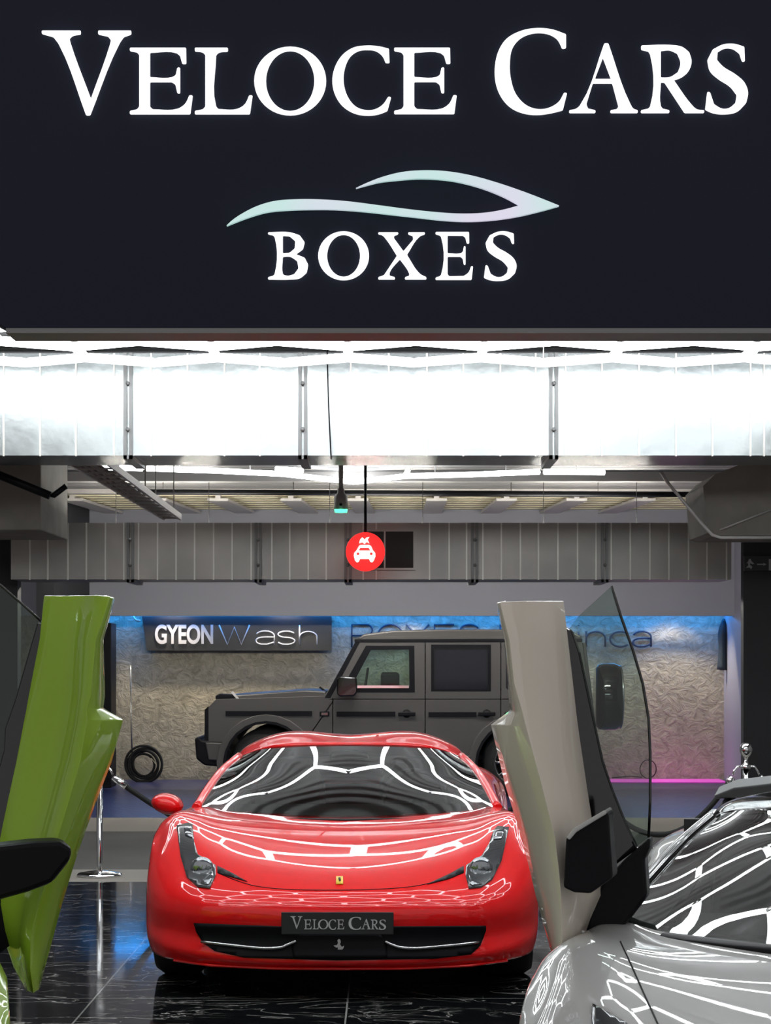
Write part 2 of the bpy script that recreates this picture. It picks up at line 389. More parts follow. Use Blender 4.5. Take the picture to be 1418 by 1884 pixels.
A_ = [T2([(795,122),(810,122),(893,350),(904,366),(920,372),(920,382),(818,382),(818,372),(842,368),(848,358),(825,272),(752,272),(728,350),(734,366),(762,372),(762,382),(664,382),(664,372),(690,366),(705,352)]), T2([(760,255),(820,255),(790,176)])]
R_ = [T2([(933,130),(1040,128),(1085,135),(1112,155),(1121,190),(1110,225),(1085,248),(1055,260),(1120,350),(1140,368),(1168,372),(1168,382),(1095,382),(1020,268),(1006,268),(1006,355),(1012,366),(1038,372),(1038,382),(932,382),(932,372),(960,366),(967,355),(967,165),(960,152),(933,146)]), T2([(1006,150),(1040,148),(1068,160),(1080,195),(1070,230),(1040,248),(1006,250)])]
S_ = [T2([(1318,135),(1280,124),(1240,126),(1200,145),(1180,185),(1190,225),(1220,254),(1265,284),(1290,315),(1285,345),(1260,364),(1235,366),(1205,350),(1190,305),(1180,303),(1172,370),(1200,382),(1240,387),(1290,378),(1325,345),(1332,305),(1318,268),(1285,238),(1240,210),(1216,185),(1218,155),(1245,141),(1275,143),(1300,160),(1310,190),(1320,190)])]
B_ = [T3([(203,300),(290,300),(330,312),(350,340),(343,368),(315,388),(350,402),(364,430),(358,462),(330,484),(290,489),(203,489),(203,480),(225,474),(230,465),(230,322),(224,312),(203,308)]), T3([(262,314),(290,316),(312,335),(310,365),(290,382),(262,384)]), T3([(262,398),(292,398),(320,415),(325,445),(308,468),(285,474),(266,472),(262,465)])]
O2_ = [T3(ell(506,394,102,98)), T3(ell(506,394,66,84))]
X_ = [T3([(645,300),(725,300),(725,308),(708,314),(708,324),(746,376),(785,330),(784,315),(765,308),(765,300),(832,300),(832,308),(812,316),(760,390),(812,466),(838,480),(838,489),(752,489),(752,480),(770,474),(768,462),(732,408),(692,458),(690,474),(712,480),(712,489),(645,489),(645,480),(668,472),(720,394),(672,322),(660,311),(645,308)])]
def place_glyph(g, dx=0, dy=0, box=None):
    if box:
        xs = [p[0] for p in g[0]]; ys = [p[1] for p in g[0]]; a,b,c,d = min(xs),max(xs),min(ys),max(ys)
        return [[(box[0]+(x-a)/(b-a)*(box[2]-box[0]), box[1]+(y-c)/(d-c)*(box[3]-box[1])) for x, y in pl] for pl in g]
    return [[(x+dx, y+dy) for x, y in pl] for pl in g]
WORD = [V_, E_, L_, O_, C_, place_glyph(E_, box=(725,88,840,210)), CB_, A_, R_, S_]
BOX = [B_, O2_, X_, place_glyph(E_, box=(801,427,870,515)), place_glyph(S_, box=(890,426,950,517))]
DF = 7.0
sign = empty('fascia_sign', (0, DF+.08, 2.64), 'dark navy fascia panel with lit white lettering and swoosh emblem above the showroom', 'shop sign')
def part(o, parent):      # keep world place while parenting to an unrotated empty
    o.parent = parent; o.matrix_parent_inverse = Matrix.Translation(-parent.location) if parent.rotation_euler.z == 0 else (Matrix.Translation(parent.location) @ parent.rotation_euler.to_matrix().to_4x4()).inverted(); return o
zb = W(0,607,DF).z
mb = MB(); mb.box((-2.2,DF,zb), (3,DF+.16,4.4)); x0 = W(12,607,DF).x
# left end is cut back where the photo shows the bottom corner rising
mb = MB().prism([W(14,607,DF), W(3600,607,DF), W(3600,-260,DF), W(-500,-260,DF), W(-500,300,DF), W(-120,530,DF)], (0,.16,0))
part(mb.build('panel', M['navy'], bevel=.004), sign)
part(MB().box((x0,DF-.012,zb-.012), (5.05,DF+.17,zb+.004)).build('bottom_trim', M['flange']), sign)
def glyph_obj(g, d, m, name, parent, thick=.018, bev=.002):
    pl = [[(W(x,y,d).x, W(x,y,d).z) for x, y in (sm(c) if max(p[0] for p in c)-min(p[0] for p in c) > 10 and name in ('letter','emblem') and len(c) != 48 else c)] for c in g]
    me = curve_mesh(pl, thick/2, 0, name)
    o = link(name, me, m); o.data.transform(Matrix.Translation((0, d, 0))); return part(o, parent)
for g in WORD+BOX:
    o = glyph_obj(g, DF-.014, M['letter'], 'letter', sign, .006)
sw = T3([(35,276),(60,253),(90,232),(160,196),(230,176),(320,169),(420,170),(520,177),(640,192),(760,208),(860,219),(960,226),(1060,224),(1140,212),(1212,193),(1150,160),(1060,124),(960,98),(880,88),(800,86),(720,92),(650,100),(600,112),(553,125),(600,103),(660,80),(740,60),(830,53),(920,57),(1020,74),(1130,105),(1240,143),(1320,174),(1372,195),(1300,215),(1200,238),(1100,252),(1000,257),(900,252),(800,241),(700,230),(600,219),(480,210),(380,209),(280,212),(200,220),(120,243)])
M['swoosh'] = mat('swoosh', (0.7,0.7,0.75), 0.3, emit=(0.72,0.74,0.84), es=0.62)
nt = M['swoosh'].node_tree; tc = nt.nodes.new('ShaderNodeTexCoord'); nn = nt.nodes.new('ShaderNodeTexNoise'); nn.inputs['Scale'].default_value = 2.2
rr = nt.nodes.new('ShaderNodeValToRGB'); rr.color_ramp.elements[0].color = (0.52,0.85,0.80,1); rr.color_ramp.elements[1].color = (0.76,0.72,0.90,1); rr.color_ramp.elements[0].position=.42; rr.color_ramp.elements[1].position=.55
nt.links.new(tc.outputs['Object'], nn.inputs['Vector']); nt.links.new(nn.outputs[0], rr.inputs[0]); nt.links.new(rr.outputs[0], nt.nodes['Principled BSDF'].inputs['Emission Color'])
glyph_obj([sw], DF-.035, M['swoosh'], 'emblem', sign)

# ------------------------------------------------------------------ hexagon tube lights
def hexgrid(name, x0, d0, a, nx, ny, z, zc, label, r=.028, shift=0):
    root = empty(name, (x0, d0, z), label, 'ceiling light', None)
    wdt = a*math.sqrt(3); edges = {}; node = {}
    for j in range(ny):
        for i in range(nx):
            cx = i*wdt+(wdt/2 if (j+shift) % 2 else 0); cy = j*1.5*a
            c = [(cx+a*math.sin(k*math.pi/3), cy+a*math.cos(k*math.pi/3)) for k in range(6)]
            for k in range(6):
                p, q = c[k], c[(k+1) % 6]; edges[(round((p[0]+q[0])*10), round((p[1]+q[1])*10))] = (p, q)
                node[(round(p[0]*10), round(p[1]*10))] = p
    me = MB().tube([(-a/2,0,0), (a/2,0,0)], r, 8).mesh('tube'); me.materials.append(M['tube'])
    es = sorted(edges.values(), key=lambda e: -(e[0][1]+e[1][1])); rest = MB()
    for n, (p, q) in enumerate(es):
        if n < 100:
            o = bpy.data.objects.new('tube', me); COL.objects.link(o); o.parent = root
            o.location = ((p[0]+q[0])/2, (p[1]+q[1])/2, 0); o.rotation_euler = (0,0,math.atan2(q[1]-p[1], q[0]-p[0]))
        else: rest.tube([Vector((*p,0)), Vector((*q,0))], r, 8)
    if rest.v: tag(rest.build('tube_run', M['tube'], root), kind='stuff')
    cm = MB().lathe([(0,-.025),(.03,-.032),(.03,.032),(0,.025)], seg=10).mesh('connector'); cm.materials.append(M['conn'])
    hm = MB().tube([(0,0,0), (0,0,zc-z)], .004, 6).mesh('hanger'); hm.materials.append(M['conn'])
    nd = sorted(node.values(), key=lambda e: -e[1]); rest = MB()
    for n, p in enumerate(nd):
        if n < 60: o = bpy.data.objects.new('connector', cm); COL.objects.link(o); o.parent = root; o.location = (*p, 0)
        else: rest.lathe([(0,-.025),(.03,-.032),(.03,.032),(0,.025)], (*p,0), seg=10)
        if n % 5 == 0: o = bpy.data.objects.new('hanger', hm); COL.objects.link(o); o.parent = root; o.location = (*p, 0)
    if rest.v: tag(rest.build('connector_run', M['conn'], root), kind='stuff')
    return root
HX = -0.27
hexgrid('hexagon_light_grid', HX-4*.97, 14.9, .56, 9, 2, 3.80, ZF, 'grid of white hexagon tubes on the ceiling right before the bright duct', shift=0, r=.034)
hexgrid('hexagon_light_grid', HX-3*.866, 8.1, .5, 8, 5, 3.80, ZF, 'grid of white hexagon tubes on the ceiling just behind the navy fascia', shift=0)
r = empty('tube_light', W(640,880,21.5), 'zigzag line of white light tubes under the ceiling behind the bright duct', 'ceiling light')
def zt(px, py): return W(px, py, 1.82*F/(HY-py))
for run in ([(165,859),(262,862)], [(270,862),(395,866)], [(395,866),(520,872)], [(520,872),(650,887)], [(650,887),(745,876)], [(745,876),(868,873)], [(868,873),(992,868)], [(1000,868),(1112,869)], [(508,863),(556,866)], [(745,876),(750,866)], [(650,887),(640,878)]):
    part_pts = [zt(*run[0]), zt(*run[1])]
    o = MB().tube(part_pts, .026, 8).build('tube', M['tube'], r); o.matrix_parent_inverse = Matrix.Translation(-r.location)
for q in ((200,860),(330,864),(460,869),(650,887),(800,874),(930,870),(1060,868)):
    p = zt(*q); o = MB().tube([p, (p.x,p.y,ZC)], .005, 6).build('hanger', M['conn'], r); o.matrix_parent_inverse = Matrix.Translation(-r.location)
# unseen battens added to light the wash bay, its ceiling and the off-roader
for i, x in enumerate((-2.4, -.1, 2.2)):
    r = empty('added_batten_light', (x, 23.4, 2.78), 'added white batten lamp over the wash bay, unseen behind the dull duct', 'ceiling light', 'added battens over the wash bay')
    MB().box((-.6,-.04,-.04),(.6,.04,0)).build('diffuser', M['batten'], r); MB().box((-.62,-.05,0),(.62,.05,.04)).build('body', M['pale'], r)
    for sx_ in (-.5,.5): MB().tube([(sx_,0,.04),(sx_,0,ZC-2.78)], .004, 6).build('hanger', M['darkmetal'], r)
    MB().box((-.6,-.035,.045),(.6,.035,.06)).build('added_uplight', M['batten2'], r)

# ------------------------------------------------------------------ ducts
def duct(name, d, pxs, ytop, ybot, depth, m, label, seams, flanges, group=None):
    a = W(pxs[0], ybot, d); b = W(pxs[1], ytop, d)
    r = empty(name, (0, d, a.z), label, 'ventilation duct', group)
    mb = MB().box((a.x, d, a.z), (b.x, d+depth, b.z))
    part(mb.build('duct_body', m), r)
    for x in seams:
        p = W(x, 0, d).x; part(MB().box((p-.007, d-.012, a.z-.006), (p+.007, d, b.z)).build('seam', M['seam']), r)
    for x in flanges:
        p = W(x, 0, d).x; mb = MB()
        mb.box((p-.035, d-.03, a.z-.03), (p-.008, d, b.z)); mb.box((p+.008, d-.03, a.z-.03), (p+.035, d, b.z)); mb.box((p-.035,d-.03,a.z-.03),(p+.035,d+depth,a.z))
        for z in (.25,.7): mb.lathe([(0,-.02),(.016,-.02),(.016,.0),(0,.0)], (p, d-.03, a.z+(b.z-a.z)*z), 'Y', 10)
        part(mb.build('flange', M['flange']), r)
    return r
duct('ventilation_duct', 16.75, (-330, 1760), 650, 838, .85, M['galv'], 'bright galvanised ventilation duct across the hall just below the hexagon lights',
     [7,74,140,210,278,345,413,478,645,715,785,852,920,985,1040,1107,1175,1243,1310,1380,1405,-60,-130], [236,557,1018], 'ventilation ducts')
mb = MB()
dk = duct('ventilation_duct', 21.0, (20, 1345), 962, 1066, .8, M['galv2'], 'dull galvanised ventilation duct above the wash bay, with a square vent',
     [55,88,125,159,194,228,255,290,324,358,393,427,462,500,533,567,600,668,692,790,826,858,888,922,957,990,1026,1062,1096,1124,1159,1195,1230,1266,1300,1336], [240,475,640,873,1112], 'ventilation ducts')
a = W(672,1045,20.97); b = W(760,978,20.97)
fr = part(MB().box((a.x-.02,20.955,a.z-.02),(b.x+.02,21.0,b.z+.02)).build('vent', M['galv2']), dk)
o = MB().box((a.x,20.945,a.z),(b.x,20.96,b.z)).build('vent_mesh', M['int']); part(o, dk)
part(MB().box((W(706,0,20.9).x,20.94,a.z),(W(709,0,20.9).x,20.96,b.z)).build('vent_bar', M['galv2']), dk)

tag(MB().tube([(W(601,0,16.6).x,16.6,ZF), W(604,740,16.6), W(609,845,16.6)], .006, 6).build('hanging_cable', M['black']), 'thin dark cable hanging down the front of the bright duct', 'cable')
# concrete beams
a = W(-200,975,19); b = W(75,880,19)
tag(MB().box((a.x,19,a.z),(b.x,20.6,ZC)).build('concrete_beam', M['concrete'], bevel=.01), 'rough brown concrete beam at the left edge below the ceiling', 'beam')
z0 = W(0,985,18.6).z; mb = MB()
x0 = W(1293,0,18.6).x
mb.prism([(x0,18.6,z0+.42),(x0+.04,18.6,z0+.02),(x0+.10,18.6,z0),(4.8,18.6,z0),(4.8,18.6,z0+.62),(x0+.35,18.6,z0+.62),(x0+.1,18.6,z0+.52)], (0,1.1,0))
r = empty('insulated_duct', (x0, 18.6, z0), 'brownish grey boxed duct with cut corner under the ceiling at right edge', 'ventilation duct')
part(mb.build('duct_body', M['concrete']), r)
part(MB().tube([W(1324,975,18.58), W(1418,938,18.58)], .008, 6).build('seam', M['pale']), r)
mb = MB().tube([W(1215,868,18.4), W(1228,888,18.4), W(1290,962,18.4), W(1310,984,18.4), W(1325,989,18.4), W(1500,989,18.4)], .014, 10)
tag(mb.build('conduit_pipe', M['pale']), 'thin grey conduit bending down along the brownish boxed duct', 'pipe')
# long black pipe, thin pipes and rods
def rods(mb, pts, z1=ZC): 
    for p in pts: mb.tube([p, (p.x,p.y,z1)], .006, 6)
r = empty('black_pipe', (0,23.5,W(0,908,23.5).z), 'long black pipe running across under the ceiling above the wash bay', 'pipe')
part(MB().tube([W(215,905,23.5), W(1310,910,23.5)], .032, 10).build('pipe', M['black']), r)
for x in (300,540,940,1100): mb = MB(); rods(mb, [W(x,908,23.5)]); part(mb.build('hanger_rod', M['greybeam']), r)
tag(MB().tube([W(-60,850,18.0), W(92,912,18.0)], .036, 10).build('black_pipe', M['black']), 'short thick black pipe slanting over the left concrete beam', 'pipe')
tag(MB().tube([W(93,912,18.0), W(98,912,18.0), W(122,894,18.0)], [.012,.024,.024], 10).build('black_spotlight', M['black']), 'small black spotlight beside the slanting black pipe at left', 'spotlight')
# cable tray at left
r = empty('cable_tray', W(220,900,19), 'pale steel cable tray running diagonally below the ceiling at left', 'cable tray')
A, B = W(120,852,18.0), W(300,957,20.8); A2, B2 = W(190,852,18.0), W(330,957,20.8); 
for (p, q) in ((A,B),(A2,B2)):
    part(MB().prism([p,q,q+Vector((0,0,.06)),p+Vector((0,0,.06))], (.02,0,0)).build('side_rail', M['pale']), r)
for k in range(16):
    t = (k+.5)/16; p = A.lerp(B,t); q = A2.lerp(B2,t); part(MB().prism([p,q,q+Vector((0,.05,0)),p+Vector((0,.05,0))], (0,0,.012)).build('rung', M['greybeam']), r)
for k, off in enumerate((.12,.3,.5,.62)): part(MB().tube([A.lerp(A2,off)+Vector((0,0,.03)), B.lerp(B2,off)+Vector((0,0,.03))], .02, 8).build('cable', M['greybeam']), r)
for t in (.1,.5,.9):
    for p in (A.lerp(B,t), A2.lerp(B2,t)): part(MB().tube([p+Vector((.01,0,0)), (p.x+.01,p.y,ZC)], .006, 6).build('hanger_rod', M['greybeam']), r)
# white steel cross members under the yellow panels
first = None
for i, (px, tilt) in enumerate(((150,.35),(300,.35),(410,.3),(540,.22),(660,.1),(800,0),(925,-.15),(1050,-.25),(1172,-.35))):
    lab = 'pale bracket under the yellow ceiling, ' + ['above the left end of the rear duct','by the far end of the cable tray','second to the right of the cable tray','just left of the green status lamp','behind the rod of the round red sign','first to the right of the round red sign','second to the right of the round red sign','third to the right of the round red sign','nearest the thin grey conduit'][i]
    x = W(px,0,26).x; mb = MB(); z = ZC-.09
    mb.prism([(x-.12,25.2,z),(x+.12,25.2,z),(x+.12+tilt*.6,27.4,z),(x-.12+tilt*.6,27.4,z)], (0,0,.03)); mb.prism([(x-.03,25.2,z+.03),(x+.03,25.2,z+.03),(x+.03+tilt*.6,27.4,z+.03),(x-.03+tilt*.6,27.4,z+.03)], (0,0,.06))
    tag(mb.build('ceiling_bracket', M['pale']), lab, 'bracket', 'steel brackets under the rear ceiling')
tag(MB().box((-4.9,24.6,ZC-.05),(5.0,24.75,ZC)).build('ceiling_beam', M['greybeam']), 'long grey steel beam across the ceiling before the yellow panels', 'beam')
tag(MB().box((-4.9,22.3,ZC-.10),(5.0,22.42,ZC)).build('ceiling_beam', M['greybeam']), 'long grey steel beam across the ceiling above the black pipe', 'beam')

# detector with green lamp
d = 20.0; c = W(627,925,d); r = empty('status_lamp', c, 'small grey ceiling sensor with a glowing green underside', 'lamp')
part(MB().lathe([(0,.13),(.03,.13),(.035,.09),(.062,.06),(.066,-.06),(0,-.06)], c, seg=6).build('housing', M['greybeam']), r)
part(MB().lathe([(0,-.06),(.062,-.06),(.056,-.09),(0,-.095)], c, seg=20).build('green_lens', M['greenled']), r)
part(MB().tube([c+Vector((0,0,.12)), (c.x,c.y,ZC)], .022, 8).build('rod', M['greybeam']), r)
part(MB().lathe([(0,-.001),(.014,-.001),(0,-.01)], c+Vector((0,-.062,-.02)), 'Y', 10).build('eye', M['black']), r)
# round red car wash sign
d = 20.0; c = W(672,1015,d); R_s = 36/F*d
r = empty('car_wash_sign', c, 'round glowing red sign with a white car symbol hanging on a black rod', 'sign')
part(MB().lathe([(0,0),(R_s-.008,0),(R_s,.008),(R_s,.04),(0,.045)], c, 'Y', 48).build('disc', M['redsign']), r)
part(MB().tube([c+Vector((0,.02,R_s-.01)), (c.x,c.y+.02,ZC)], .013, 8).build('rod', M['black']), r)
def zT(pts): return [(590+x*.14104, 880+y*.14104) for x, y in pts]
car = [zT([(500,880),(520,868),(630,868),(655,885),(680,940),(710,975),(712,1020),(690,1075),(670,1098),(645,1090),(630,1052),(510,1052),(495,1090),(470,1098),(445,1070),(430,1010),(435,975),(465,940)]), zT([(515,905),(625,905),(645,942),(495,942)])]
glyph_obj(car, d-.012, M['whitelit'], 'car_symbol', r, .01, 0)
glyph_obj([zT([(500,850),(512,800),(540,770),(575,800),(590,775),(635,765),(610,800),(635,850),(600,830),(570,858),(540,835)])], d-.012, M['whitelit'], 'spray_symbol', r, .01, 0)
for q in ((485,985),(658,985)):
    glyph_obj([ell(590+q[0]*.14104, 880+q[1]*.14104, 2.6, 2.6, 16)], d-.02, M['redsign'], 'headlamp_dot', r, .006, 0)

# ------------------------------------------------------------------ wash bay
# blue LED strip behind the lintel, magenta strip on the floor edge
tag(MB().box((-3.7,28.15,2.17),(4.4,28.19,2.20)).build('led_strip', M['blueled']), 'blue light strip glowing along the top of the plaster wall', 'light strip')
tag(MB().box((W(1110,0,28.3).x,27.6,.002),(4.35,28.39,.012)).build('led_strip', M['magled']), 'magenta light strip along the foot of the plaster wall', 'light strip')
d = 28.25
r = empty('wash_sign', W(436,1197,d), 'black wall panel reading GYEON Wash on the plaster wall', 'sign')
part(MB().prism([W(261,1134,d),W(610,1134,d),W(610,1197,d),W(270,1197,d)], (0,.1,0)).build('panel', M['signpanel']), r)
g = text_mesh('GYEON', 0.028, .01); a = W(285,1185,d-.02); b = W(392,1149,d-.02)
part(link('bold_lettering', fit(g, a.x, b.x, a.z, b.z, d-.022, .02), M['signgrey']), r)
def wash_later(r=r, d=d):
    for g in (('W',403,459),('a',470,505),('s',510,543),('h',551,583)): part(strokes([g], 0, 1150, 1186, 0, d-.01, .011).build('thin_letter', M['signgrey']), r)
def strokes(ls, x, y0, y1, wpx, d, r):
    mb = MB(); a = math.pi/180
    def arcp(cx, cy, rx, ry, t0, t1, n=20): return [(cx+rx*math.cos((t0+(t1-t0)*k/n)*a), cy-ry*math.sin((t0+(t1-t0)*k/n)*a)) for k in range(n+1)]
    GL = {'B': [[(0,1),(0,0),(.7,0)]+arcp(.72,.24,.24,.24,90,-90,10)+[(0,.48)],[(.7,.48)]+arcp(.74,.74,.26,.26,90,-90,10)+[(0,1)]],
     'O': [arcp(.5,.5,.5,.5,0,360,32)], 'X': [[(0,0),(1,1)],[(1,0),(0,1)]], 'E': [[(1,0),(0,0),(0,1),(1,1)],[(0,.5),(.9,.5)]],
     'S': [arcp(.5,.25,.46,.25,20,270,16)+arcp(.5,.75,.48,.25,90,-160,16)],
     'W': [[(0,0),(.27,1),(.5,.1),(.73,1),(1,0)]], 'i': [[(.5,.34),(.5,1)],[(.5,.02),(.5,.06)]],
     'n': [[(0,1),(0,.3)],[(0,.62)]+arcp(.5,.62,.5,.30,180,0,16)+[(1,1)]], 'c': [arcp(.5,.66,.5,.34,45,315,24)],
     'a': [arcp(.5,.55,.48,.24,160,0,14)+[(.98,1)], [(.98,.62),(.5,.62)]+arcp(.38,.81,.36,.18,100,260,10)+[(.6,.99),(.98,.88)]],
     's': [arcp(.5,.48,.46,.16,20,270,12)+arcp(.5,.82,.48,.18,90,-160,12)], 'h': [[(0,0),(0,1)],[(0,.62)]+arcp(.5,.62,.5,.28,180,0,16)+[(1,1)]], 'l': [[(.5,0),(.5,1)]]}
    for ch, xa, xb in ls:
        for st in GL[ch]: st = [q for i, q in enumerate(st) if i == 0 or math.dist(q, st[i-1]) > 1e-4]; mb.tube([W(xa+(xb-xa)*u, y0+(y1-y0)*v, d) for u, v in st], r, 6)
    return mb
d = 28.37
for ls, y0_, y1_, lab, tx in (([('B',647,686),('O',695,741),('X',747,789),('E',799,835),('S',845,882),('l',918,922)],1149,1191,'thin dark wall letters reading BOXES partly hidden behind the grey off-roader roof','B'), ([('i',1061,1067),('n',1078,1113),('c',1122,1160),('a',1163,1198)],1149,1190,'thin dark wall letters inca right of the spare wheel','i')):
    r = empty('wall_lettering', W(ls[0][1],y1_,d), lab, 'wall lettering', 'thin dark letters on the plaster wall')
    for g in ls: part(strokes([g], 0, y0_, y1_, 0, d, .0125).build('letter', M['walltext']), r)
wash_later()
# spotlights washing the wall
for i, (x, wgt) in enumerate(((-2.75,1.0),(-1.3,1.0),(.3,.9),(2.2,1.0),(3.7,1.0))):
    l = bpy.data.lights.new('downlight', 'SPOT'); l.energy = 160*wgt; l.color = (1.0,.84,.60); l.spot_size = 1.75; l.spot_blend = .6; l.shadow_soft_size = .05
    r = empty('downlight', (x,27.15,3.3), 'small ceiling downlight aimed at the plaster wall of the wash bay', 'spotlight', 'wash bay downlights')
    o = bpy.data.objects.new('bulb', l); COL.objects.link(o); o.parent = r; o.location = (0,0,-.09)
    o.rotation_euler = (math.radians(-8),0,0)
    MB().lathe([(.03,.1),(.05,.1),(.05,-.1),(.045,-.1),(.045,.08)], (0,0,0), seg=16).build('housing', M['black'], r)
    MB().tube([(0,0,.09),(0,0,ZC-2.62)], .008, 8).build('rod', M['black'], r); r.location = (x, 28.0, 2.62)
# hose coil with lance
d = 27.9; c = W(265,1407,d); r = empty('hose_reel', c+Vector((0,0,-.2)), 'black hose coiled against the plaster wall, lance standing beside', 'hose')
mb = MB()
for k in range(6):
    rr_ = .235-.018*k; cc = c+Vector((.02*math.sin(k*2.1), .02*k-.05, .012*math.cos(k*1.7)))
    mb.tube([cc+Vector((rr_*math.cos(q*math.pi/16), 0, rr_*math.sin(q*math.pi/16))) for q in range(32)], .016, 8, closed=True)
part(mb.build('coil', M['rubber']), r)
part(MB().tube([W(240,1225,d), W(241,1330,d), W(243,1388,d)], [.006,.007,.012], 8).build('lance', M['steel']), r)
part(MB().tube([W(278,1395,d), W(292,1412,d), W(298,1430,d)], .007, 6).build('tail_cord', M['yellow']), r)
c = W(1192,1415,28.33); r = empty('hose_loop', c, 'thin black cable looped at the foot of the wall behind the raised glass', 'cable')
part(MB().tube([c+Vector((.105*math.cos(q*math.pi/14),-.01*math.sin(q*.7),.12*math.sin(q*math.pi/14))) for q in range(28)], .007, 6, closed=True).build('loop', M['rubber']), r)
part(MB().tube([W(1125,1431,28.36), W(1160,1428,28.36), W(1180,1430,28.36)], .007, 6).build('tail', M['rubber']), r)
d = 28.2
mb = grid_mb([[W(1330,1139,d),W(1331,1139,d),W(1332,1139,d)],[W(1323,1165,d),W(1329,1165,d-.06),W(1336,1168,d)],[W(1324,1195,d),W(1329,1195,d-.06),W(1335,1195,d)],[W(1321,1232,d),W(1328,1233,d-.07),W(1336,1233,d)]], 5, 5, mirror=False)
o = mb.build('hanging_jacket', M['cloth']); solid(o, .02); tag(o, 'dark jacket hanging high on the plaster wall near its right end', 'jacket')
tag(MB().box((W(186,0,27).x,26.6,0),(W(212,0,27).x,27.1,W(0,1147,27).z)).build('tall_cabinet', M['black'], bevel=.01), 'tall narrow black cabinet at left end of the plaster wall', 'cabinet')
tag(MB().tube([W(246,1128,28.2),W(246,1136,28.2),W(250,1141,28.2),W(258,1142,28.2)], .012, 8).build('water_pipe', M['blueled'] if False else M['pale']), 'short curved water pipe high on the wall left of the black sign', 'pipe')

# exit sign
d = 20.85; r = empty('exit_sign', W(1395,1035,d), 'dark emergency exit sign with pale running figure and arrow at right edge', 'sign')
part(MB().box(tuple(W(1369,1050,d)), tuple(W(1450,1023,d)+Vector((0,.04,0)))).build('panel', M['signpanel']), r)
def eT(p): return [(1050+x*.2595, 830+y*.2596) for x, y in p]
for g in ([eT([(1262,765),(1275,765),(1278,778),(1300,800),(1285,802),(1272,792),(1268,805),(1285,820),(1278,836),(1266,825),(1240,828),(1256,812),(1258,795),(1245,795),(1256,782)])], [eT([(1320,798),(1365,798),(1365,792),(1385,803),(1365,812),(1365,806),(1320,806)])], [eT([(1402,765),(1418,765),(1460,765),(1460,845),(1402,845)])]):
    glyph_obj(g, d-.01, M['signgrey'], 'symbol', r, .01, 0)

# ------------------------------------------------------------------ stanchions and ropes
def stanchion(loc, label):
    r = empty('rope_stanchion', loc, label, 'stanchion', 'chrome rope stanchions')
    MB().lathe([(0,0),(.16,0),(.165,.012),(.15,.025),(.05,.04),(.0,.042)], seg=40).build('base', M['chrome'], r)
    MB().lathe([(.022,.035),(.022,.80),(.0,.80)], seg=24).build('post', M['chrome'], r)
    mb = MB().lathe([(0,.84),(.012,.845),(.016,.86),(.03,.875),(.045,.9),(.048,.925),(.038,.955),(.018,.97),(0,.972)], seg=24)
    mb.lathe([(.034,.78),(.036,.79),(.036,.805),(.02,.815),(.012,.845)], seg=20); mb.build('finial', M['chrome'], r)
    for s in (-1,1):
        MB().tube([(s*.03,0,.80),(s*.065,0,.795),(s*.085,0,.765),(s*.098,0,.735)], .008, 8).build('hook', M['chrome'], r)
    return r
SD = 15.8
ps = []
for px, lab in ((183,'chrome rope stanchion left of the red car, top hidden by green door'),(1052,'chrome rope stanchion hidden behind the raised white door'),(1372,'chrome rope stanchion behind the silver car at right')):
    p = W(px,0,SD); p.z = 0; stanchion(p, lab); ps.append(p)
def rope(p, q, sag, label):
    a = p+Vector((.10,0,.72)); b = q+Vector((-.10,0,.72)); pts = []
    for k in range(25):
        t = k/24; v = a.lerp(b, t); v.z -= sag*4*t*(1-t); pts.append(v)
    r = empty('barrier_rope', a, label, 'rope', 'black barrier ropes')
    part(MB().tube(pts, .02, 10).build('rope', M['rubber']), r)
    for s, i in ((0,1),(-1,-2)): part(MB().tube([pts[s], pts[i].lerp(pts[s],.3)], .026, 12).build('end_cap', M['chrome']), r)
rope(ps[0], ps[1], .62, 'black barrier rope drooping behind the red car')
rope(ps[1], ps[2], .42, 'black barrier rope drooping between the white door and the silver car')
p = ps[2]; rope(p, p+Vector((1.9,0,0)), .4, 'black barrier rope leaving the right stanchion towards the right edge')

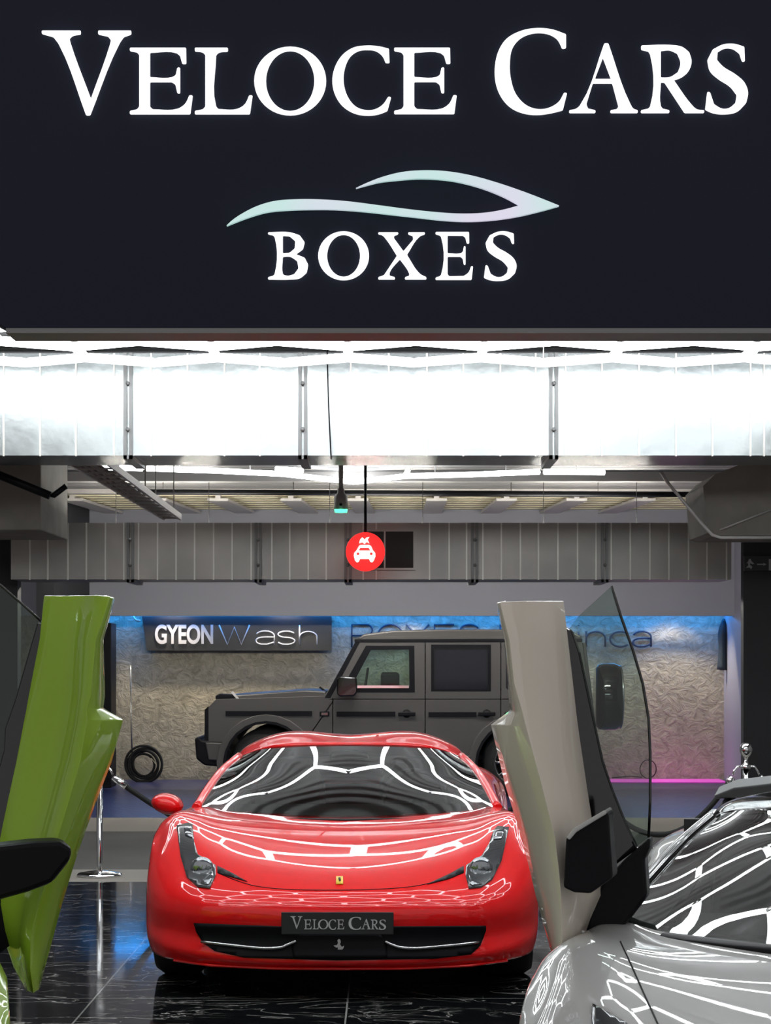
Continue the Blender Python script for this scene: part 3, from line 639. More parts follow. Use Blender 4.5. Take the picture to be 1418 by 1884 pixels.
# ------------------------------------------------------------------ sports car body (shared builder)
BODY = [
 [(0,.04,.155),(.35,.05,.155),(.62,.12,.16),(.80,.24,.165),(.88,.36,.17),(.92,.48,.175),(.935,.58,.18)],
 [(0,.0,.185),(.35,.02,.19),(.62,.09,.205),(.80,.21,.225),(.885,.33,.24),(.935,.46,.25),(.95,.58,.26)],
 [(0,.03,.28),(.35,.05,.28),(.62,.12,.285),(.80,.24,.30),(.89,.36,.31),(.94,.48,.33),(.955,.58,.35)],
 [(0,.02,.385),(.35,.04,.385),(.62,.11,.39),(.80,.23,.40),(.89,.35,.41),(.94,.48,.43),(.955,.58,.45)],
 [(0,.05,.455),(.35,.07,.458),(.62,.15,.465),(.79,.27,.485),(.88,.38,.50),(.935,.50,.52),(.95,.60,.54)],
 [(0,.14,.515),(.33,.17,.525),(.60,.28,.55),(.76,.38,.58),(.86,.48,.60),(.92,.58,.61),(.945,.66,.62)],
 [(0,.40,.603),(.32,.42,.615),(.58,.50,.645),(.73,.58,.69),(.84,.66,.71),(.91,.74,.69),(.945,.76,.675)],
 [(0,.85,.705),(.32,.85,.715),(.58,.88,.742),(.74,.92,.785),(.84,.95,.80),(.915,.95,.76),(.95,.95,.705)],
 [(0,1.22,.752),(.34,1.22,.760),(.60,1.25,.775),(.76,1.27,.80),(.85,1.25,.79),(.92,1.18,.72),(.95,1.18,.64)],
 [(0,1.45,.775),(.36,1.48,.78),(.62,1.5,.785),(.77,1.5,.80),(.85,1.5,.77),(.92,1.38,.60),(.945,1.33,.42)],
 [(0,1.75,.79),(.36,1.75,.79),(.62,1.75,.79),(.78,1.75,.80),(.86,1.7,.74),(.91,1.6,.45),(.92,1.45,.15)],
 [(0,2.3,.81),(.36,2.3,.81),(.62,2.3,.81),(.77,2.3,.81),(.86,2.3,.74),(.88,2.3,.45),(.90,2.3,.15)],
 [(0,2.95,.88),(.36,2.95,.88),(.60,2.95,.88),(.76,2.95,.87),(.86,2.95,.80),(.91,3.0,.5),(.92,3.1,.15)],
 [(0,3.25,.90),(.36,3.25,.90),(.60,3.25,.90),(.76,3.25,.90),(.87,3.25,.84),(.92,3.22,.66),(.94,3.22,.50)],
 [(0,3.6,.91),(.36,3.6,.91),(.60,3.6,.91),(.77,3.6,.905),(.86,3.6,.86),(.92,3.6,.80),(.945,3.6,.72)],
 [(0,4.1,.89),(.36,4.1,.89),(.60,4.1,.89),(.76,4.1,.88),(.84,4.05,.82),(.90,4.0,.66),(.92,3.98,.50)],
 [(0,4.45,.82),(.36,4.44,.82),(.58,4.4,.82),(.72,4.35,.80),(.80,4.3,.72),(.86,4.2,.5),(.88,4.1,.28)],
 [(0,4.53,.5),(.36,4.52,.5),(.58,4.48,.5),(.70,4.42,.48),(.78,4.35,.4),(.82,4.25,.3),(.84,4.15,.22)]]
ROOF = [
 [(0,2.06,1.112),(.3,2.09,1.106),(.47,2.16,1.083),(.60,2.28,1.035),(.645,2.33,1.0)],
 [(0,2.3,1.140),(.28,2.3,1.150),(.45,2.33,1.134),(.60,2.42,1.075),(.665,2.46,1.0)],
 [(0,2.55,1.143),(.28,2.55,1.164),(.45,2.55,1.142),(.61,2.6,1.065),(.69,2.62,.97)],
 [(0,2.85,1.10),(.28,2.9,1.13),(.46,2.9,1.10),(.63,2.9,1.02),(.72,2.9,.93)],
 [(0,3.2,1.0),(.3,3.3,1.03),(.5,3.3,1.01),(.67,3.3,.95),(.76,3.3,.88)],
 [(0,3.7,.90),(.3,3.7,.90),(.55,3.7,.90),(.72,3.7,.89),(.78,3.7,.87)]]
GLASS = [
 [(0,1.20,.747),(.2,1.21,.749),(.4,1.26,.757),(.6,1.35,.774),(.775,1.47,.80)],
 [(0,1.50,.883),(.19,1.51,.883),(.38,1.55,.883),(.57,1.63,.887),(.735,1.75,.890)],
 [(0,1.80,1.007),(.18,1.81,1.005),(.36,1.85,.997),(.54,1.92,.985),(.690,2.0,.968)],
 [(0,2.08,1.110),(.16,2.09,1.108),(.32,2.11,1.100),(.475,2.17,1.080),(.615,2.28,1.033)]]
def wheel(parent, x, y, r, s, m_rim, wd=.24):
    "tyre with a spoked rim as its sub-part; s=+1 faces +x"
    h = wd/2
    o = MB().lathe([(r*.72,-h),(r*.93,-h),(r,-h*.7),(r,h*.7),(r*.93,h),(r*.72,h),(r*.70,h*.6),(r*.70,-h*.6),(r*.72,-h)], (0,0,0), 'X', 40).build('wheel', M['rubber'], parent)
    o.location = (x, y, r)
    mb = MB().lathe([(r*.73,s*h*.95),(r*.66,s*h*.85),(r*.64,s*h*.2),(r*.62,-s*h*.9)], (0,0,0), 'X', 40)
    for k in range(10):
        q = 2*math.pi*k/10; dq = .10
        pts = [Vector((s*h*.75, r*.12*math.cos(q-.5), r*.12*math.sin(q-.5))), Vector((s*h*.9, r*.68*math.cos(q-dq*.6), r*.68*math.sin(q-dq*.6))), Vector((s*h*.9, r*.68*math.cos(q+dq*.6), r*.68*math.sin(q+dq*.6))), Vector((s*h*.75, r*.12*math.cos(q+.5), r*.12*math.sin(q+.5)))]
        mb.prism(pts, (-s*.03,0,0))
    mb.lathe([(0,s*h*.8),(r*.16,s*h*.8),(r*.16,s*h*.3)], (0,0,0), 'X', 20)
    mb.build('rim', m_rim, o)
def sports_car(name, loc, rz, paint, label, glass, sx=1.0, roof_m=None, roofdz=0.0, sz=1.0, flat=1.0, taper=0.0, cowl=.016):
    r = empty(name, loc, label, 'car', rz=rz)
    S = Matrix.Diagonal((sx,1,sz,1))
    skip = lambda c: abs(c.x) < .62*sx and 1.30+.35*abs(c.x)**2 < c.y < 2.8 and c.z > .6
    body = grid_mb(BODY, 6, 6, M=S, skip=skip).build('body', paint, r); solid(body, .012)
    S2 = Matrix.Diagonal((sx,1,1,1))
    def lift(rows): return [[(x*(1-taper*min(1,max(0,(z-.79)/.25))),y,(z if z < 1.04 else 1.04+(z-1.04)*flat)+roofdz*min(1,max(0,(z-.76)/.34))) for x,y,z in rw] for rw in rows]
    rf = grid_mb(lift(ROOF), 6, 6, M=S2).build('roof', roof_m or paint, r); solid(rf, .02)
    gl = grid_mb(lift(GLASS), 8, 8, M=S2).build('windshield', glass, r)
    for s in (-1,1):
        pts = [(s*sx*.795,1.47,.79),(s*sx*.75,1.75,.884),(s*sx*.70,2.0,.962),(s*sx*.63,2.29,1.028)]
        pts = [Vector(q) for q in lift([pts])[0]]
        P = [cr(pts, k/6) for k in range(19)]
        MB().tube(P, [.026-.003*k/18 for k in range(19)], 10).build('windshield_pillar', roof_m or paint, r)
        q = lift([[(s*sx*.80,1.55,.80),(s*sx*.64,2.3,1.01),(s*sx*.68,2.7,.96),(s*sx*.74,3.1,.88),(s*sx*.79,2.3,.81)]])[0]
        MB().prism([Vector(v) for v in q], (-s*.004,0,0)).build('side_window', M['privacy'], r)
    MB().tube([(-.62*sx,1.33,.765),(-.3*sx,1.22,.752),(0,1.185,.748),(.3*sx,1.22,.752),(.62*sx,1.33,.765)], cowl, 10, flat=.5).build('windshield_cowl', M['black'], r)
    # interior
    it = MB(); it.prism([Vector((-.66*sx,1.45,.62)),Vector((.66*sx,1.45,.62)),Vector((.66*sx,1.45,.765)),Vector((-.66*sx,1.45,.765))], (0,.38,.03)); it.build('dashboard', M['int'], r, bevel=.03)
    MB().box((-.72*sx,1.5,.2),(.72*sx,3.0,.24)).build('cabin_floor', M['int'], r)
    MB().box((-.70*sx,2.92,.24),(.70*sx,2.98,1.0)).build('rear_bulkhead', M['int'], r)
    for s in (-1,1):
        MB().box((s*.60*sx,1.5,.2),(s*.64*sx,2.95,.80)).build('door_lining', M['int'], r)
        st = MB(); st.prism([Vector((s*.36-.22,2.15,.25)),Vector((s*.36+.22,2.15,.25)),Vector((s*.36+.22,2.15,.42)),Vector((s*.36-.22,2.15,.42))], (0,.5,0))
        st.add([Vector((s*.36+a,y,z)) for a,y,z in ((-.22,2.55,.4),(.22,2.55,.4),(.2,2.72,.85),(-.2,2.72,.85),(-.22,2.68,.4),(.22,2.68,.4),(.2,2.82,.85),(-.2,2.82,.85),(-.12,2.73,1.0),(.12,2.73,1.0),(.12,2.82,1.0),(-.12,2.82,1.0))],
               [(0,1,2,3),(4,5,6,7),(0,1,5,4),(1,2,6,5),(0,3,7,4),(3,2,9,8),(7,6,10,11),(8,9,10,11),(2,6,10,9),(3,7,11,8)])
        st.build('seat', M['int2'], r, bevel=.03)
    sw_ = MB().tube([Vector((.36+.175*math.cos(k*math.pi/14), 1.93+.05*math.sin(k*math.pi/14), .80+.165*math.sin(k*math.pi/14))) for k in range(28)], .014, 8, closed=True)
    sw_.tube([(.20,1.93,.79),(.36,1.90,.78),(.52,1.93,.79)], .02, 8); sw_.tube([(.36,1.75,.74),(.36,1.90,.78)], .04, 10)
    sw_.build('steering_wheel', M['int'], r)
    MB().prism([Vector((-.11,2.03,1.025+roofdz*.5)),Vector((.11,2.03,1.025+roofdz*.5)),Vector((.10,2.03,1.06+roofdz*.5)),Vector((.04,2.03,1.075+roofdz*.5)),Vector((-.04,2.03,1.075+roofdz*.5)),Vector((-.10,2.03,1.06+roofdz*.5))], (0,.03,0)).build('rear_view_mirror', M['black'], r, bevel=.008)
    for x, y in ((-.815,.95),(.815,.95),(-.80,3.6),(.80,3.6)):
        wheel(r, x*sx, y, .345, 1 if x > 0 else -1, M['steel'])
    MB().box((-.7*sx,.3,.13),(.7*sx,4.2,.2)).build('underbody', M['black'], r)
    for s in (-1,1): # black wheel wells
        MB().box((s*.60*sx,.6,.2),(s*.64*sx,1.35,.66)).build('wheel_well', M['black'], r)
    bpy.context.view_layer.update()
    mw = r.matrix_world.copy()
    me = body.data; bvh = BVHTree.FromPolygons([mw @ v.co for v in me.vertices], [list(p.vertices) for p in me.polygons])
    return r, body, bvh, mw.inverted()

# ---- red car
red, rbody, bvh, inv = sports_car('red_sports_car', (-.2125,10,0), -math.radians(.35), M['red'], 'glossy red sports car facing the camera in the middle of the black floor', M['glass'])
M['lensglass'] = glassy('lamp_cover', (0.8,0.82,0.84), 1.2)
HL = [(325,1521),(346,1516),(354,1519),(357,1550),(364,1574),(397,1594),(397,1612),(386,1636),(364,1633),(344,1615),(333,1578)]
HR = [(936,1524),(915,1522),(908,1530),(899,1555),(886,1576),(857,1594),(856,1612),(862,1636),(884,1634),(905,1620),(922,1585)]
for pl, c1, xs in ((HL,(372,1602),1),(HR,(884,1602),-1)):
    h = patch('headlight', bvh, pl, M['lamp'], red, inv, .004, .008)
    p, n = ray(bvh, *c1)
    if p:
        q = inv @ (p+n*.012); k = MB().lathe([(0,-.006),(.036,-.004),(.042,.0),(.052,.004),(.056,.012),(.05,.016)], (0,0,0), 'Y', 28).build('projector', M['lens'], h); k.location = q
    e = pl[1] 
    strip = [(338,1528),(352,1528),(354,1545),(341,1540)] if xs > 0 else [(928,1530),(913,1532),(908,1548),(922,1546)]
    patch('indicator', bvh, strip, M['lens'], h, inv, .012, .003)
    strip = [(372,1622),(392,1606),(393,1616),(384,1631),(370,1629)] if xs > 0 else [(862,1612),(868,1624),(886,1630),(870,1633),(864,1630)]
    patch('daylight_strip', bvh, strip, M['whitelit'] if False else M['lens'], h, inv, .012, .003)
# grille, silver lips, central panel
patch('grille', bvh, [(357,1698),(515,1704),(725,1704),(893,1703),(893,1712),(883,1740),(866,1756),(800,1764),(620,1767),(450,1762),(395,1750),(374,1735),(362,1715)], M['black'], red, inv, .003, .004)
patch('grille_centre', bvh, [(545,1718),(700,1718),(712,1740),(712,1764),(540,1764),(536,1740)], M['black'], red, inv, .007, .004)
for s, pts in ((1,[(373,1734),(420,1740),(480,1746),(515,1745),(530,1739),(545,1732)]),(-1,[(878,1735),(830,1741),(770,1746),(738,1745),(722,1740),(708,1733)])):
    P = []
    for x, y in pts:
        p, n = ray(bvh, x, y)
        if p: P.append(inv @ (p+n*.016))
    P2 = [cr(P, k*(len(P)-1)/20) for k in range(21)]
    tag(MB().tube(P2, .007, 8).build('grille_blade', M['steel'], red), 'silver blade across the grille')
for pl in ([(400,1594),(425,1606),(455,1623),(424,1614),(400,1606)], [(853,1594),(828,1608),(785,1628),(825,1618),(853,1606)]):
    patch('hood_vent', bvh, pl, M['black'], red, inv, .003, .003)
# shut line of the hood
P = []
for x, y in ((400,1606),(440,1622),(480,1632),(540,1637),(624,1638),(700,1636),(760,1631),(810,1620),(853,1606)):
    p, n = ray(bvh, x, y); 
    if p: P.append(inv @ (p+n*.0008))
MB().tube([cr(P, k*(len(P)-1)/32) for k in range(33)], .0022, 6).build('hood_seam', M['black'], red)
for pl in ([(313,1526),(318,1560),(322,1585),(314,1572),(309,1545)], [(945,1535),(942,1560),(932,1585),(941,1572),(949,1552)]):
    pass
bd = patch('badge', bvh, [(618,1614),(631,1614),(631,1628),(618,1628)], M['yellowbadge'], red, inv, .004, .004, 5)
patch('badge_symbol', bvh, [(622,1618),(626,1617),(627,1622),(625,1625),(623,1622)], M['black'], bd, inv, .009, .001, 5)
# number plate
a = inv @ W(517,1720,9.955); b = inv @ W(724,1679,9.955)
pl = MB().box((a.x,-.035,a.z),(b.x,-.023,b.z)).build('number_plate', M['signpanel'], red, bevel=.003)
def pg(g, box): return place_glyph(g, box=box)
M['platetext'] = mat('plate_text', (0.55,0.55,0.56), 0.4)
for g, bx in ((V_,(534,1686,556,1709)),(E_,(559,1692,573,1710)),(L_,(575,1692,586,1710)),(O_,(585,1692,604,1710)),(C_,(604,1692,618,1711)),(E_,(620,1692,633,1710)),(CB_,(641,1687,664,1711)),(A_,(664,1691,682,1710)),(R_,(682,1692,697,1710)),(S_,(697,1692,710,1711))):
    gg = pg(g, bx); pts = [[((inv @ W(x,y,9.96)).x, (inv @ W(x,y,9.96)).z) for x, y in c] for c in gg]
    me = curve_mesh(pts, .001, 0, 'plate_letter'); me.transform(Matrix.Translation((0,-.0365,0))); link('plate_letter', me, M['platetext'], pl)
# small silver emblem below the plate (plain rearing figure)
def hT(p): return [(500+x*.18336, 1600+y*.18332) for x, y in p]
hp = hT([(668,702),(685,712),(690,735),(682,755),(700,785),(722,770),(718,795),(700,815),(672,825),(662,858),(652,850),(650,832),(628,828),(640,818),(658,815),(662,790),(640,790),(615,770),(650,765),(662,745),(655,722)])
pts = [[((inv @ W(x,y,9.98)).x, (inv @ W(x,y,9.98)).z) for x, y in hp]]
me = curve_mesh(pts, .003, 0, 'grille_emblem'); me.transform(Matrix.Translation((0,.012,0))); link('grille_emblem', me, M['steel'], red)
# door mirrors
for s in (-1,1):
    mrows = []
    bx = s*.985; by, bz = 1.78, .790
    for t, rx, rz_ in ((0,.05,.03),(.04,.08,.05),(.12,.086,.058),(.19,.08,.054)):
        mrows.append([(bx+rx*math.cos(q), by-.06+t, bz+rz_*math.sin(q)+.012*math.cos(q)*s) for q in [k*2*math.pi/12 for k in range(13)]])
    k = grid_mb(mrows, 3, 2, mirror=False); n0 = len(k.v)
    k.lathe([(0,0)], (0,0,0)) if False else None
    k.f.append([j for j in range(0, 24)]); k.sm.append(True)
    mo = k.build('door_mirror', M['red'], red)
    MB().tube([(bx-s*.03,by+.03,bz-.03),(s*.90,by+.0,bz-.085),(s*.84,by-.02,bz-.12)], [.03,.026,.035], 10, flat=.6).build('mirror_arm', M['red'], mo)
    MB().lathe([(0,.132),(.055,.13)], (0,0,0), 'Y', 24).build('mirror_glass', M['gloss'], mo).location = (bx, by, bz)
# low front lip
MB().tube([(-.78,.22,.162),(-.6,.10,.155),(-.3,.04,.15),(0,.03,.15),(.3,.04,.15),(.6,.10,.155),(.78,.22,.162)], .012, 8, flat=.6).build('front_lip', M['red'], red)

# ---- silver car with raised door
TH = math.radians(12.7)
sil, sbody, sbvh, sinv = sports_car('silver_sports_car', (1.10,4.87,0), -TH, M['silver'], 'silver sports car at right with its white door raised', M['sglass'], sx=.97, roof_m=M['gloss'], roofdz=.04, flat=.35, taper=.15, cowl=.045)
def seam(pts, bv, iv, parent, r=.0025, m='black', off=.001, name='panel_seam'):
    P = []
    for x, y in pts:
        p, n = ray(bv, x, y)
        if p: P.append(iv @ (p+n*off))
    if len(P) > 2: return MB().tube([cr(P, k*(len(P)-1)/24) for k in range(25)], r, 6).build(name, M[m], parent)
patch('headlight', sbvh, [(1090,1850),(1150,1884),(1165,1900),(1092,1920),(1088,1870)], M['lamp'], sil, sinv, .004, .006)

def skin_door(rows, depth, m, name, parent, pinv, n=3):
    "door skin from outline rows: pixel y, x of each crease, with the depth of each crease"
    R = []
    for y, xs in rows: R.append([pinv @ W(x, y, dd) for x, dd in zip(xs, depth(y))])
    vs = []; nc = (len(R[0])-1)*n+1
    for r_ in R:
        for j in range(nc): 
            i = min(j//n, len(r_)-2); u = (j-i*n)/n; vs.append(r_[i].lerp(r_[i+1], u))
    fs = [(i*nc+j,i*nc+j+1,(i+1)*nc+j+1,(i+1)*nc+j) for i in range(len(R)-1) for j in range(nc-1)]
    o = MB().add(vs, fs, True).build(name, m, parent); solid(o, .03, 0)
    b = o.modifiers.new('bevel', 'BEVEL'); b.width = .006; b.segments = 2; b.limit_method = 'ANGLE'; b.angle_limit = .6
    return o
wd = [(1107,(921,923,1029)),(1178,(937,939,1037)),(1257,(943,948,1046)),(1311,(946,962,1052)),(1336,(911,968,1055)),(1441,(937,996,1070)),(1537,(967,1020,1085)),(1600,(983,1028,1094)),(1646,(994,1032,1099)),(1694,(1007,1033,1077)),(1740,(1020,1034,1058)),(1772,(1029,1032,1035))]
door = skin_door(wd, lambda y: (6.42, 6.12, 6.40), M['beige'], 'raised_door', sil, sinv)
# lower black trim and glass of the silver car's door
mb = MB().prism([sinv @ W(x,y,6.44) for x,y in ((1033,1150),(1050,1160),(1064,1200),(1086,1305),(1107,1401),(1125,1454),(1151,1519),(1172,1562),(1120,1600),(1085,1520),(1072,1440),(1050,1280))], (0,.05,0))
mb.build('door_trim', M['gloss'], door, bevel=.006)
arc = [(1125,1078),(1142,1134),(1164,1196),(1182,1257),(1193,1322),(1196,1388),(1196,1475),(1193,1541)]
gp = [sinv @ W(x,y,6.50) for x,y in arc+[(1165,1562),(1125,1454),(1086,1305),(1064,1200),(1044,1160),(1064,1134)]]
MB().prism(gp, (0,.005,0)).build('door_window', M['cglass'], door)
MB().tube([sinv @ W(x,y,6.50) for x,y in arc], .0045, 6).build('window_edge', M['gloss'], door)
MB().prism([sinv @ W(x,y,6.38) for x,y in ((1112,1618),(1150,1580),(1195,1540),(1195,1560),(1186,1580),(1190,1650),(1142,1712),(1078,1728),(1080,1694),(1100,1640))], (0,.10,0)).build('hinge_cover', M['black'], door, bevel=.01)
mm = MB().prism([sinv @ W(x,y,6.05) for x,y in ((1041,1541),(1056,1524),(1112,1491),(1119,1497),(1127,1615),(1086,1644),(1055,1642),(1036,1633))], (0,.12,0)).build('wing_mirror', M['black'], door, bevel=.012)
MB().prism([sinv @ W(x,y,6.035) for x,y in ((1041,1541),(1056,1523),(1112,1490),(1116,1497),(1060,1531),(1047,1546))], (0,.14,0)).build('mirror_cap', M['silver'], mm, bevel=.004)
# rear wing and fender
MB().prism([sinv @ W(x,y,9.0) for x,y in ((1312,1464),(1350,1449),(1500,1432),(1500,1462),(1318,1470))], (0,.28,.02)).build('rear_wing', M['darkmetal'], sil, bevel=.008)
MB().tube([sinv @ W(1345,1466,9.1), sinv @ W(1322,1500,8.9)], .02, 8).build('wing_strut', M['black'], sil)
seam([(1141,1733),(1150,1752),(1165,1785),(1185,1830),(1208,1880),(1225,1920)], sbvh, sinv, sil)

# ---- green car with raised door at left
grn, gbody, gbvh, ginv = sports_car('green_sports_car', (-1.735,4.87,0), TH, M['green'], 'lime green sports car at left edge with its green door raised', M['sglass'], sx=.97, roof_m=M['gloss'])
gd = [(1097,(88,160,200,203)),(1176,(80,146,176,181)),(1279,(60,140,166,184)),(1307,(55,136,160,182)),(1327,(51,132,160,219)),(1401,(37,116,148,197)),(1480,(20,95,125,166)),(1563,(3,73,100,136)),(1663,(-4,47,72,105)),(1720,(14,40,58,90)),(1777,(34,46,56,74)),(1822,(58,60,61,62))]
gdoor = skin_door(gd, lambda y: (6.45, 6.30, 6.12, 6.30), M['green'], 'raised_door', grn, ginv)
garc = [(-60,1060),(-20,1066),(0,1076),(30,1102),(56,1125),(76,1143)]
MB().prism([ginv @ W(x,y,6.52) for x,y in garc+[(84,1150),(50,1290),(0,1545),(-60,1560)]], (0,.005,0)).build('door_window', M['cglass'], gdoor)
MB().tube([ginv @ W(x,y,6.52) for x,y in garc], .004, 6).build('window_edge', M['gloss'], gdoor)
MB().prism([ginv @ W(x,y,6.47) for x,y in ((70,1145),(86,1150),(60,1300),(20,1490),(0,1560),(-60,1640),(-20,1480),(8,1380),(10,1340),(28,1290))], (0,.04,0)).build('door_trim', M['gloss'], gdoor, bevel=.005)
MB().prism([ginv @ W(x,y,5.95) for x,y in ((-60,1568),(0,1556),(60,1549),(112,1547),(133,1559),(130,1582),(96,1625),(50,1642),(0,1656),(-60,1672))], (0,.13,0)).build('wing_mirror', M['black'], gdoor, bevel=.014)
MB().prism([ginv @ W(x,y,6.40) for x,y in ((-60,1600),(0,1650),(18,1740),(-10,1760),(-60,1760))], (0,.1,0)).build('hinge_cover', M['black'], gdoor)

# ------------------------------------------------------------------ grey off-roader in the bay
GD = 24.7; GW = 1.80
def P2(x, y, d=GD): p = W(x, y, d); return (p.x, p.z)
suv = empty('grey_off_roader', W(720,1468,GD), 'boxy satin grey off-roader standing side-on in the wash bay', 'car')
def arc_px(cx, cy, r, a0, a1, n=14): return [(cx+r*math.cos(math.radians(a0+(a1-a0)*k/n)), cy-r*math.sin(math.radians(a0+(a1-a0)*k/n))) for k in range(n+1)]
side = [(384,1372),(384,1302),(398,1287),(598,1281),(657,1178),(680,1172),(1060,1172),(1070,1180),(1090,1330),(1090,1425),(1030,1425)]+arc_px(952,1405,76,-15,195)+[(575,1430)]+arc_px(490,1405,76,-18,180)+[(400,1402)]
win1 = [(650,1268),(650,1246),(679,1192),(756,1192),(758,1268)]
win2 = [(794,1192),(799,1187),(897,1187),(902,1192),(902,1266),(897,1271),(799,1271),(794,1266)]
win3 = [(930,1192),(935,1187),(1030,1187),(1040,1266),(1035,1271),(935,1271),(930,1266)]
def flat(polys, d, th, m, name, parent=suv, bev=0):
    me = curve_mesh([[P2(x,y) for x,y in c] for c in polys], th/2, bev, name); me.transform(Matrix.Translation((0,d,0)))
    return part(link(name, me, m), suv) if parent is suv else link(name, me, m)
flat([side,win1,win2,win3], GD+.03, .06, M['satin'], 'side_body', bev=.004)
flat([side,win1,win2,win3], GD+GW-.03, .06, M['satin'], 'side_body', bev=.004)
def sbox(x0,y0,x1,y1,d0,d1,m,name,bev=.01):
    a = P2(x0,y0); b = P2(x1,y1); return part(MB().box((a[0],d0,a[1]),(b[0],d1,b[1])).build(name, m, bevel=bev), suv)
def slab(pts, d0, d1, m, name, bev=.01):
    return part(MB().prism([Vector((P2(x,y)[0], d0, P2(x,y)[1])) for x,y in pts], (0,d1-d0,0)).build(name, m, bevel=bev), suv)
slab([(398,1289),(600,1283),(598,1272),(560,1270),(420,1280),(400,1284)], GD+.05, GD+GW-.05, M['satin'], 'hood', .015)
slab([(384,1300),(396,1287),(400,1400),(384,1400)], GD+.04, GD+GW-.04, M['satin'], 'front_panel')
slab([(655,1177),(668,1167),(720,1160),(800,1158),(960,1158),(1050,1161),(1070,1170),(1071,1177)], GD+.02, GD+GW-.02, M['satin'], 'roof', .02)
slab([(652,1176),(1071,1175),(1071,1181),(652,1182)], GD-.012, GD+GW+.012, M['black'], 'rain_gutter', .003)
slab([(1072,1182),(1078,1182),(1096,1330),(1096,1425),(1086,1425),(1086,1330)], GD+.04, GD+GW-.04, M['satin'], 'tailgate')
slab([(600,1281),(657,1180),(661,1180),(604,1283)], GD+.12, GD+GW-.12, M['cglass'], 'windshield', 0)
slab([(597,1284),(655,1178),(664,1178),(608,1284)], GD-.008, GD+.05, M['black'], 'windshield_pillar', .004)
slab([(400,1425),(1090,1425),(1090,1400),(400,1400)], GD+.3, GD+GW-.3, M['black'], 'chassis')
slab([(566,1440),(880,1440),(880,1424),(566,1424)], GD-.06, GD+.12, M['black'], 'running_board')
# windows
for c, m in ((win1,'cglass'),(win2,'privacy'),(win3,'privacy')):
    for dd in (GD+.03, GD+GW-.03):
        flat([c], dd, .006, M[m], 'side_window')
flat([[(642,1274),(642,1243),(673,1188),(762,1188),(763,1274)], [(655,1263),(655,1247),(682,1196),(752,1195),(753,1263)]], GD-.002, .012, M['black'], 'window_frame')
flat([[(656,1266),(656,1261),(752,1261),(752,1266)]], GD-.012, .012, M['chrome'], 'window_sill_strip')
flat([[(793,1272),(793,1186),(903,1186),(903,1272)], [(798,1268),(798,1191),(898,1191),(898,1268)]], GD-.002, .010, M['black'], 'window_frame')
# seats and steering wheel seen through the front window
sbox(700,1300,735,1238,GD+.3,GD+.75,M['int'],'seat',.03); sbox(700,1300,735,1238,GD+1.05,GD+1.5,M['int'],'seat',.03)
part(MB().tube([W(672,1250,GD)+Vector((.06*math.sin(k*math.pi/8)*.4,.5+.19*math.cos(k*math.pi/8),.17*math.sin(k*math.pi/8)-.05)) for k in range(16)], .014, 8, closed=True).build('steering_wheel', M['int']), suv)
sbox(612,1300,672,1266,GD+.08,GD+GW-.08,M['int'],'dashboard',.03)
# black side strips, handles, seams
for x0_, x1_, y in ((415,574,1308),(619,727,1309),(788,876,1310),(928,1060,1311)): sbox(x0_,y+9,x1_,y,GD-.022,GD+.0,M['black'],'side_strip',.003)
for x in (748,895):
    o = sbox(x-16,1317,x+16,1310,GD-.05,GD-.02,M['black'],'door_handle',.008); 
    part(MB().lathe([(0,-.03),(.045,-.028),(.05,0)], W(x,1313,GD)+Vector((0,0,0)), 'Y', 18).build('handle_cup', M['black']), suv)
for x, y0_, y1_ in ((612,1284,1400),(782,1180,1415),(921,1180,1345)): sbox(x-.8,y1_,x+.8,y0_,GD-.004,GD,M['black'],'door_seam',0)
sbox(605,1287,1088,1285.6,GD-.004,GD,M['black'],'belt_crease',0)
slab([(612,1290),(614,1290),(572,1350),(570,1350)], GD-.004, GD, M['black'], 'fender_seam', 0)
o = sbox(588,1318,606,1309,GD-.015,GD,M['black'],'side_marker',.002); sbox(591,1316,603,1311,GD-.02,GD,M['lens'],'marker_lens',.001)
# flares: band around each arch
for cx in (490, 952):
    out = arc_px(cx,1405,90,-12,192)+arc_px(cx,1405,76,192,-12); out[0] = out[0]
    flat([out], GD-.03, .10, M['satin'], 'wheel_flare', bev=.006)
    rim_in = arc_px(cx,1405,79,-12,192)+arc_px(cx,1405,74,192,-12)
    flat([rim_in], GD-.035, .12, M['black'], 'flare_lining')
    flat([rim_in], GD+GW+.03, .10, M['satin'], 'wheel_flare')
# front: headlight, grille, indicator, bumper
slab([(376,1372),(376,1306),(382,1300),(406,1300),(406,1362),(400,1372)], GD+.01, GD+.05, M['black'], 'headlight_surround', .004)
slab([(378,1372),(378,1304),(388,1304),(388,1372)], GD+.05, GD+GW-.05, M['black'], 'grille', .01)
part(MB().lathe([(0,-.02),(.09,-.01),(.105,.03)], W(377,1330,GD)+Vector((0,.28,0)), 'X', 24).build('headlight', M['lens']), suv)
slab([(396,1287),(396,1280),(404,1276),(430,1278),(436,1288)], GD+.02, GD+.22, M['black'], 'indicator', .01)
slab([(424,1274),(428,1272),(440,1286),(436,1287)], GD+.02, GD+.06, M['pale'], 'indicator_trim', .002)
slab([(358,1358),(366,1356),(372,1362),(416,1364),(424,1380),(420,1412),(376,1408),(361,1396)], GD-.01, GD+GW+.01, M['black'], 'front_bumper', .02)
slab([(378,1366),(414,1367),(416,1400),(384,1398)], GD-.03, GD-.01, M['satin'], 'bumper_corner', .01)
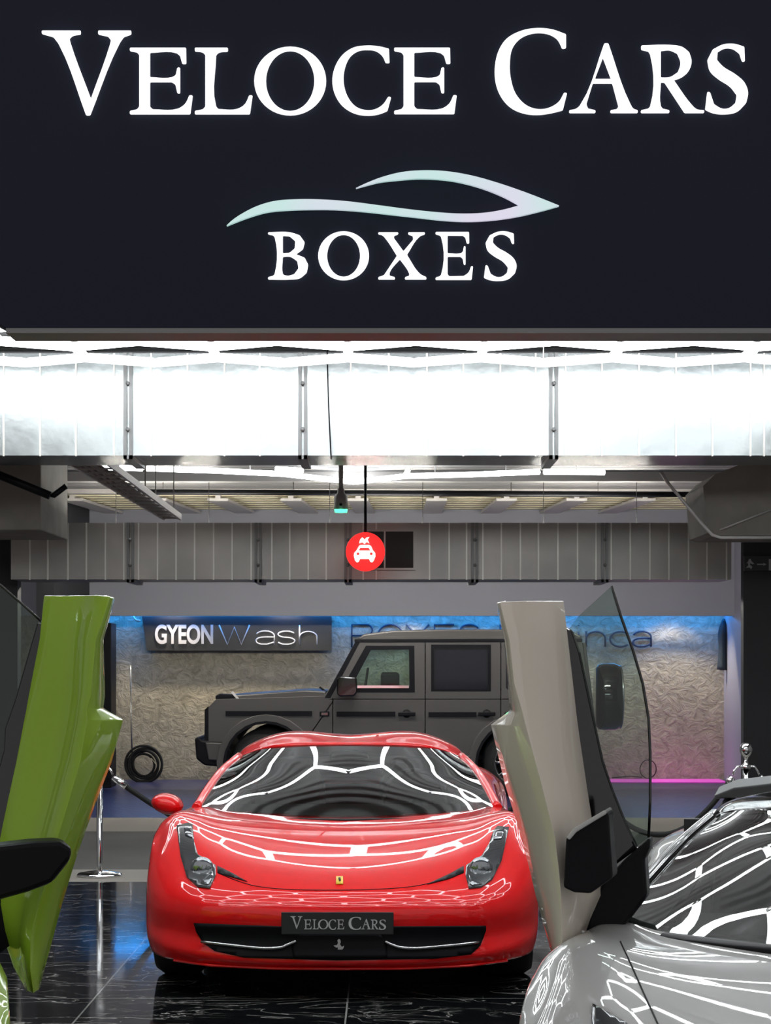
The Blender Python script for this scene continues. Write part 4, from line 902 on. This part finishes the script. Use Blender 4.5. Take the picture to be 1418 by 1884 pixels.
slab([(1082,1425),(1108,1425),(1108,1398),(1082,1398)], GD+.02, GD+GW-.02, M['black'], 'rear_bumper', .02)
# mirror
slab([(621,1248),(626,1244),(656,1246),(658,1272),(652,1280),(625,1281),(620,1275)], GD-.25, GD-.10, M['gloss'], 'door_mirror', .015)
sbox(640,1276,656,1268,GD-.12,GD+.02,M['black'],'mirror_arm',.004)
part(MB().tube([W(585,1265,GD)+Vector((0,.5,0)), W(600,1276,GD)+Vector((0,.5,0))], .012, 8).build('wiper', M['black']), suv)
# spare wheel
dS = GD+GW/2; k = dS/GD
cS = W(CX+(1119-CX)*1.0, 1282, dS)
RS, HS = .385*1.02, .152
sp = part(MB().lathe([(0,-HS),(RS*.86,-HS),(RS*.97,-HS*.8),(RS,-HS*.4),(RS,HS*.45),(RS*.95,HS*.85),(RS*.84,HS),(0,HS*1.02)], cS, 'X', 48).build('spare_wheel', M['gloss']), suv)
o = MB().tube([cS+Vector((HS*.9,RS*.93*math.cos(q*math.pi/24),RS*.93*math.sin(q*math.pi/24))) for q in range(48)], .012, 8, closed=True).build('spare_wheel_ring', M['steel']); part(o, suv)
for cx in (490, 952):
    for dd, s in ((GD+.10,-1),(GD+GW-.10,1)):
        c = W(cx,0,GD); r_ = .40; h = .12
        mb = MB().lathe([(r_*.66,-h),(r_*.94,-h),(r_,-h*.7),(r_,h*.7),(r_*.94,h),(r_*.66,h)], (c.x,dd,r_), 'Y', 40); o = part(mb.build('wheel', M['rubber']), suv)
        mb = MB().lathe([(r_*.67,s*h*.9),(r_*.6,s*h*.7),(r_*.58,-s*h)], (c.x,dd,r_), 'Y', 40)
        for q in range(10):
            t = q*math.pi/5; mb.tube([(c.x+.05*math.cos(t),dd+s*h*.5,r_+.05*math.sin(t)),(c.x+r_*.64*math.cos(t),dd+s*h*.7,r_+r_*.64*math.sin(t))], .018, 6)
        mb.lathe([(0,s*h*.6),(.07,s*h*.6),(.07,0)], (c.x,dd,r_), 'Y', 20)
        part(mb.build('rim', M['steel']), suv)
suv.location = suv.location
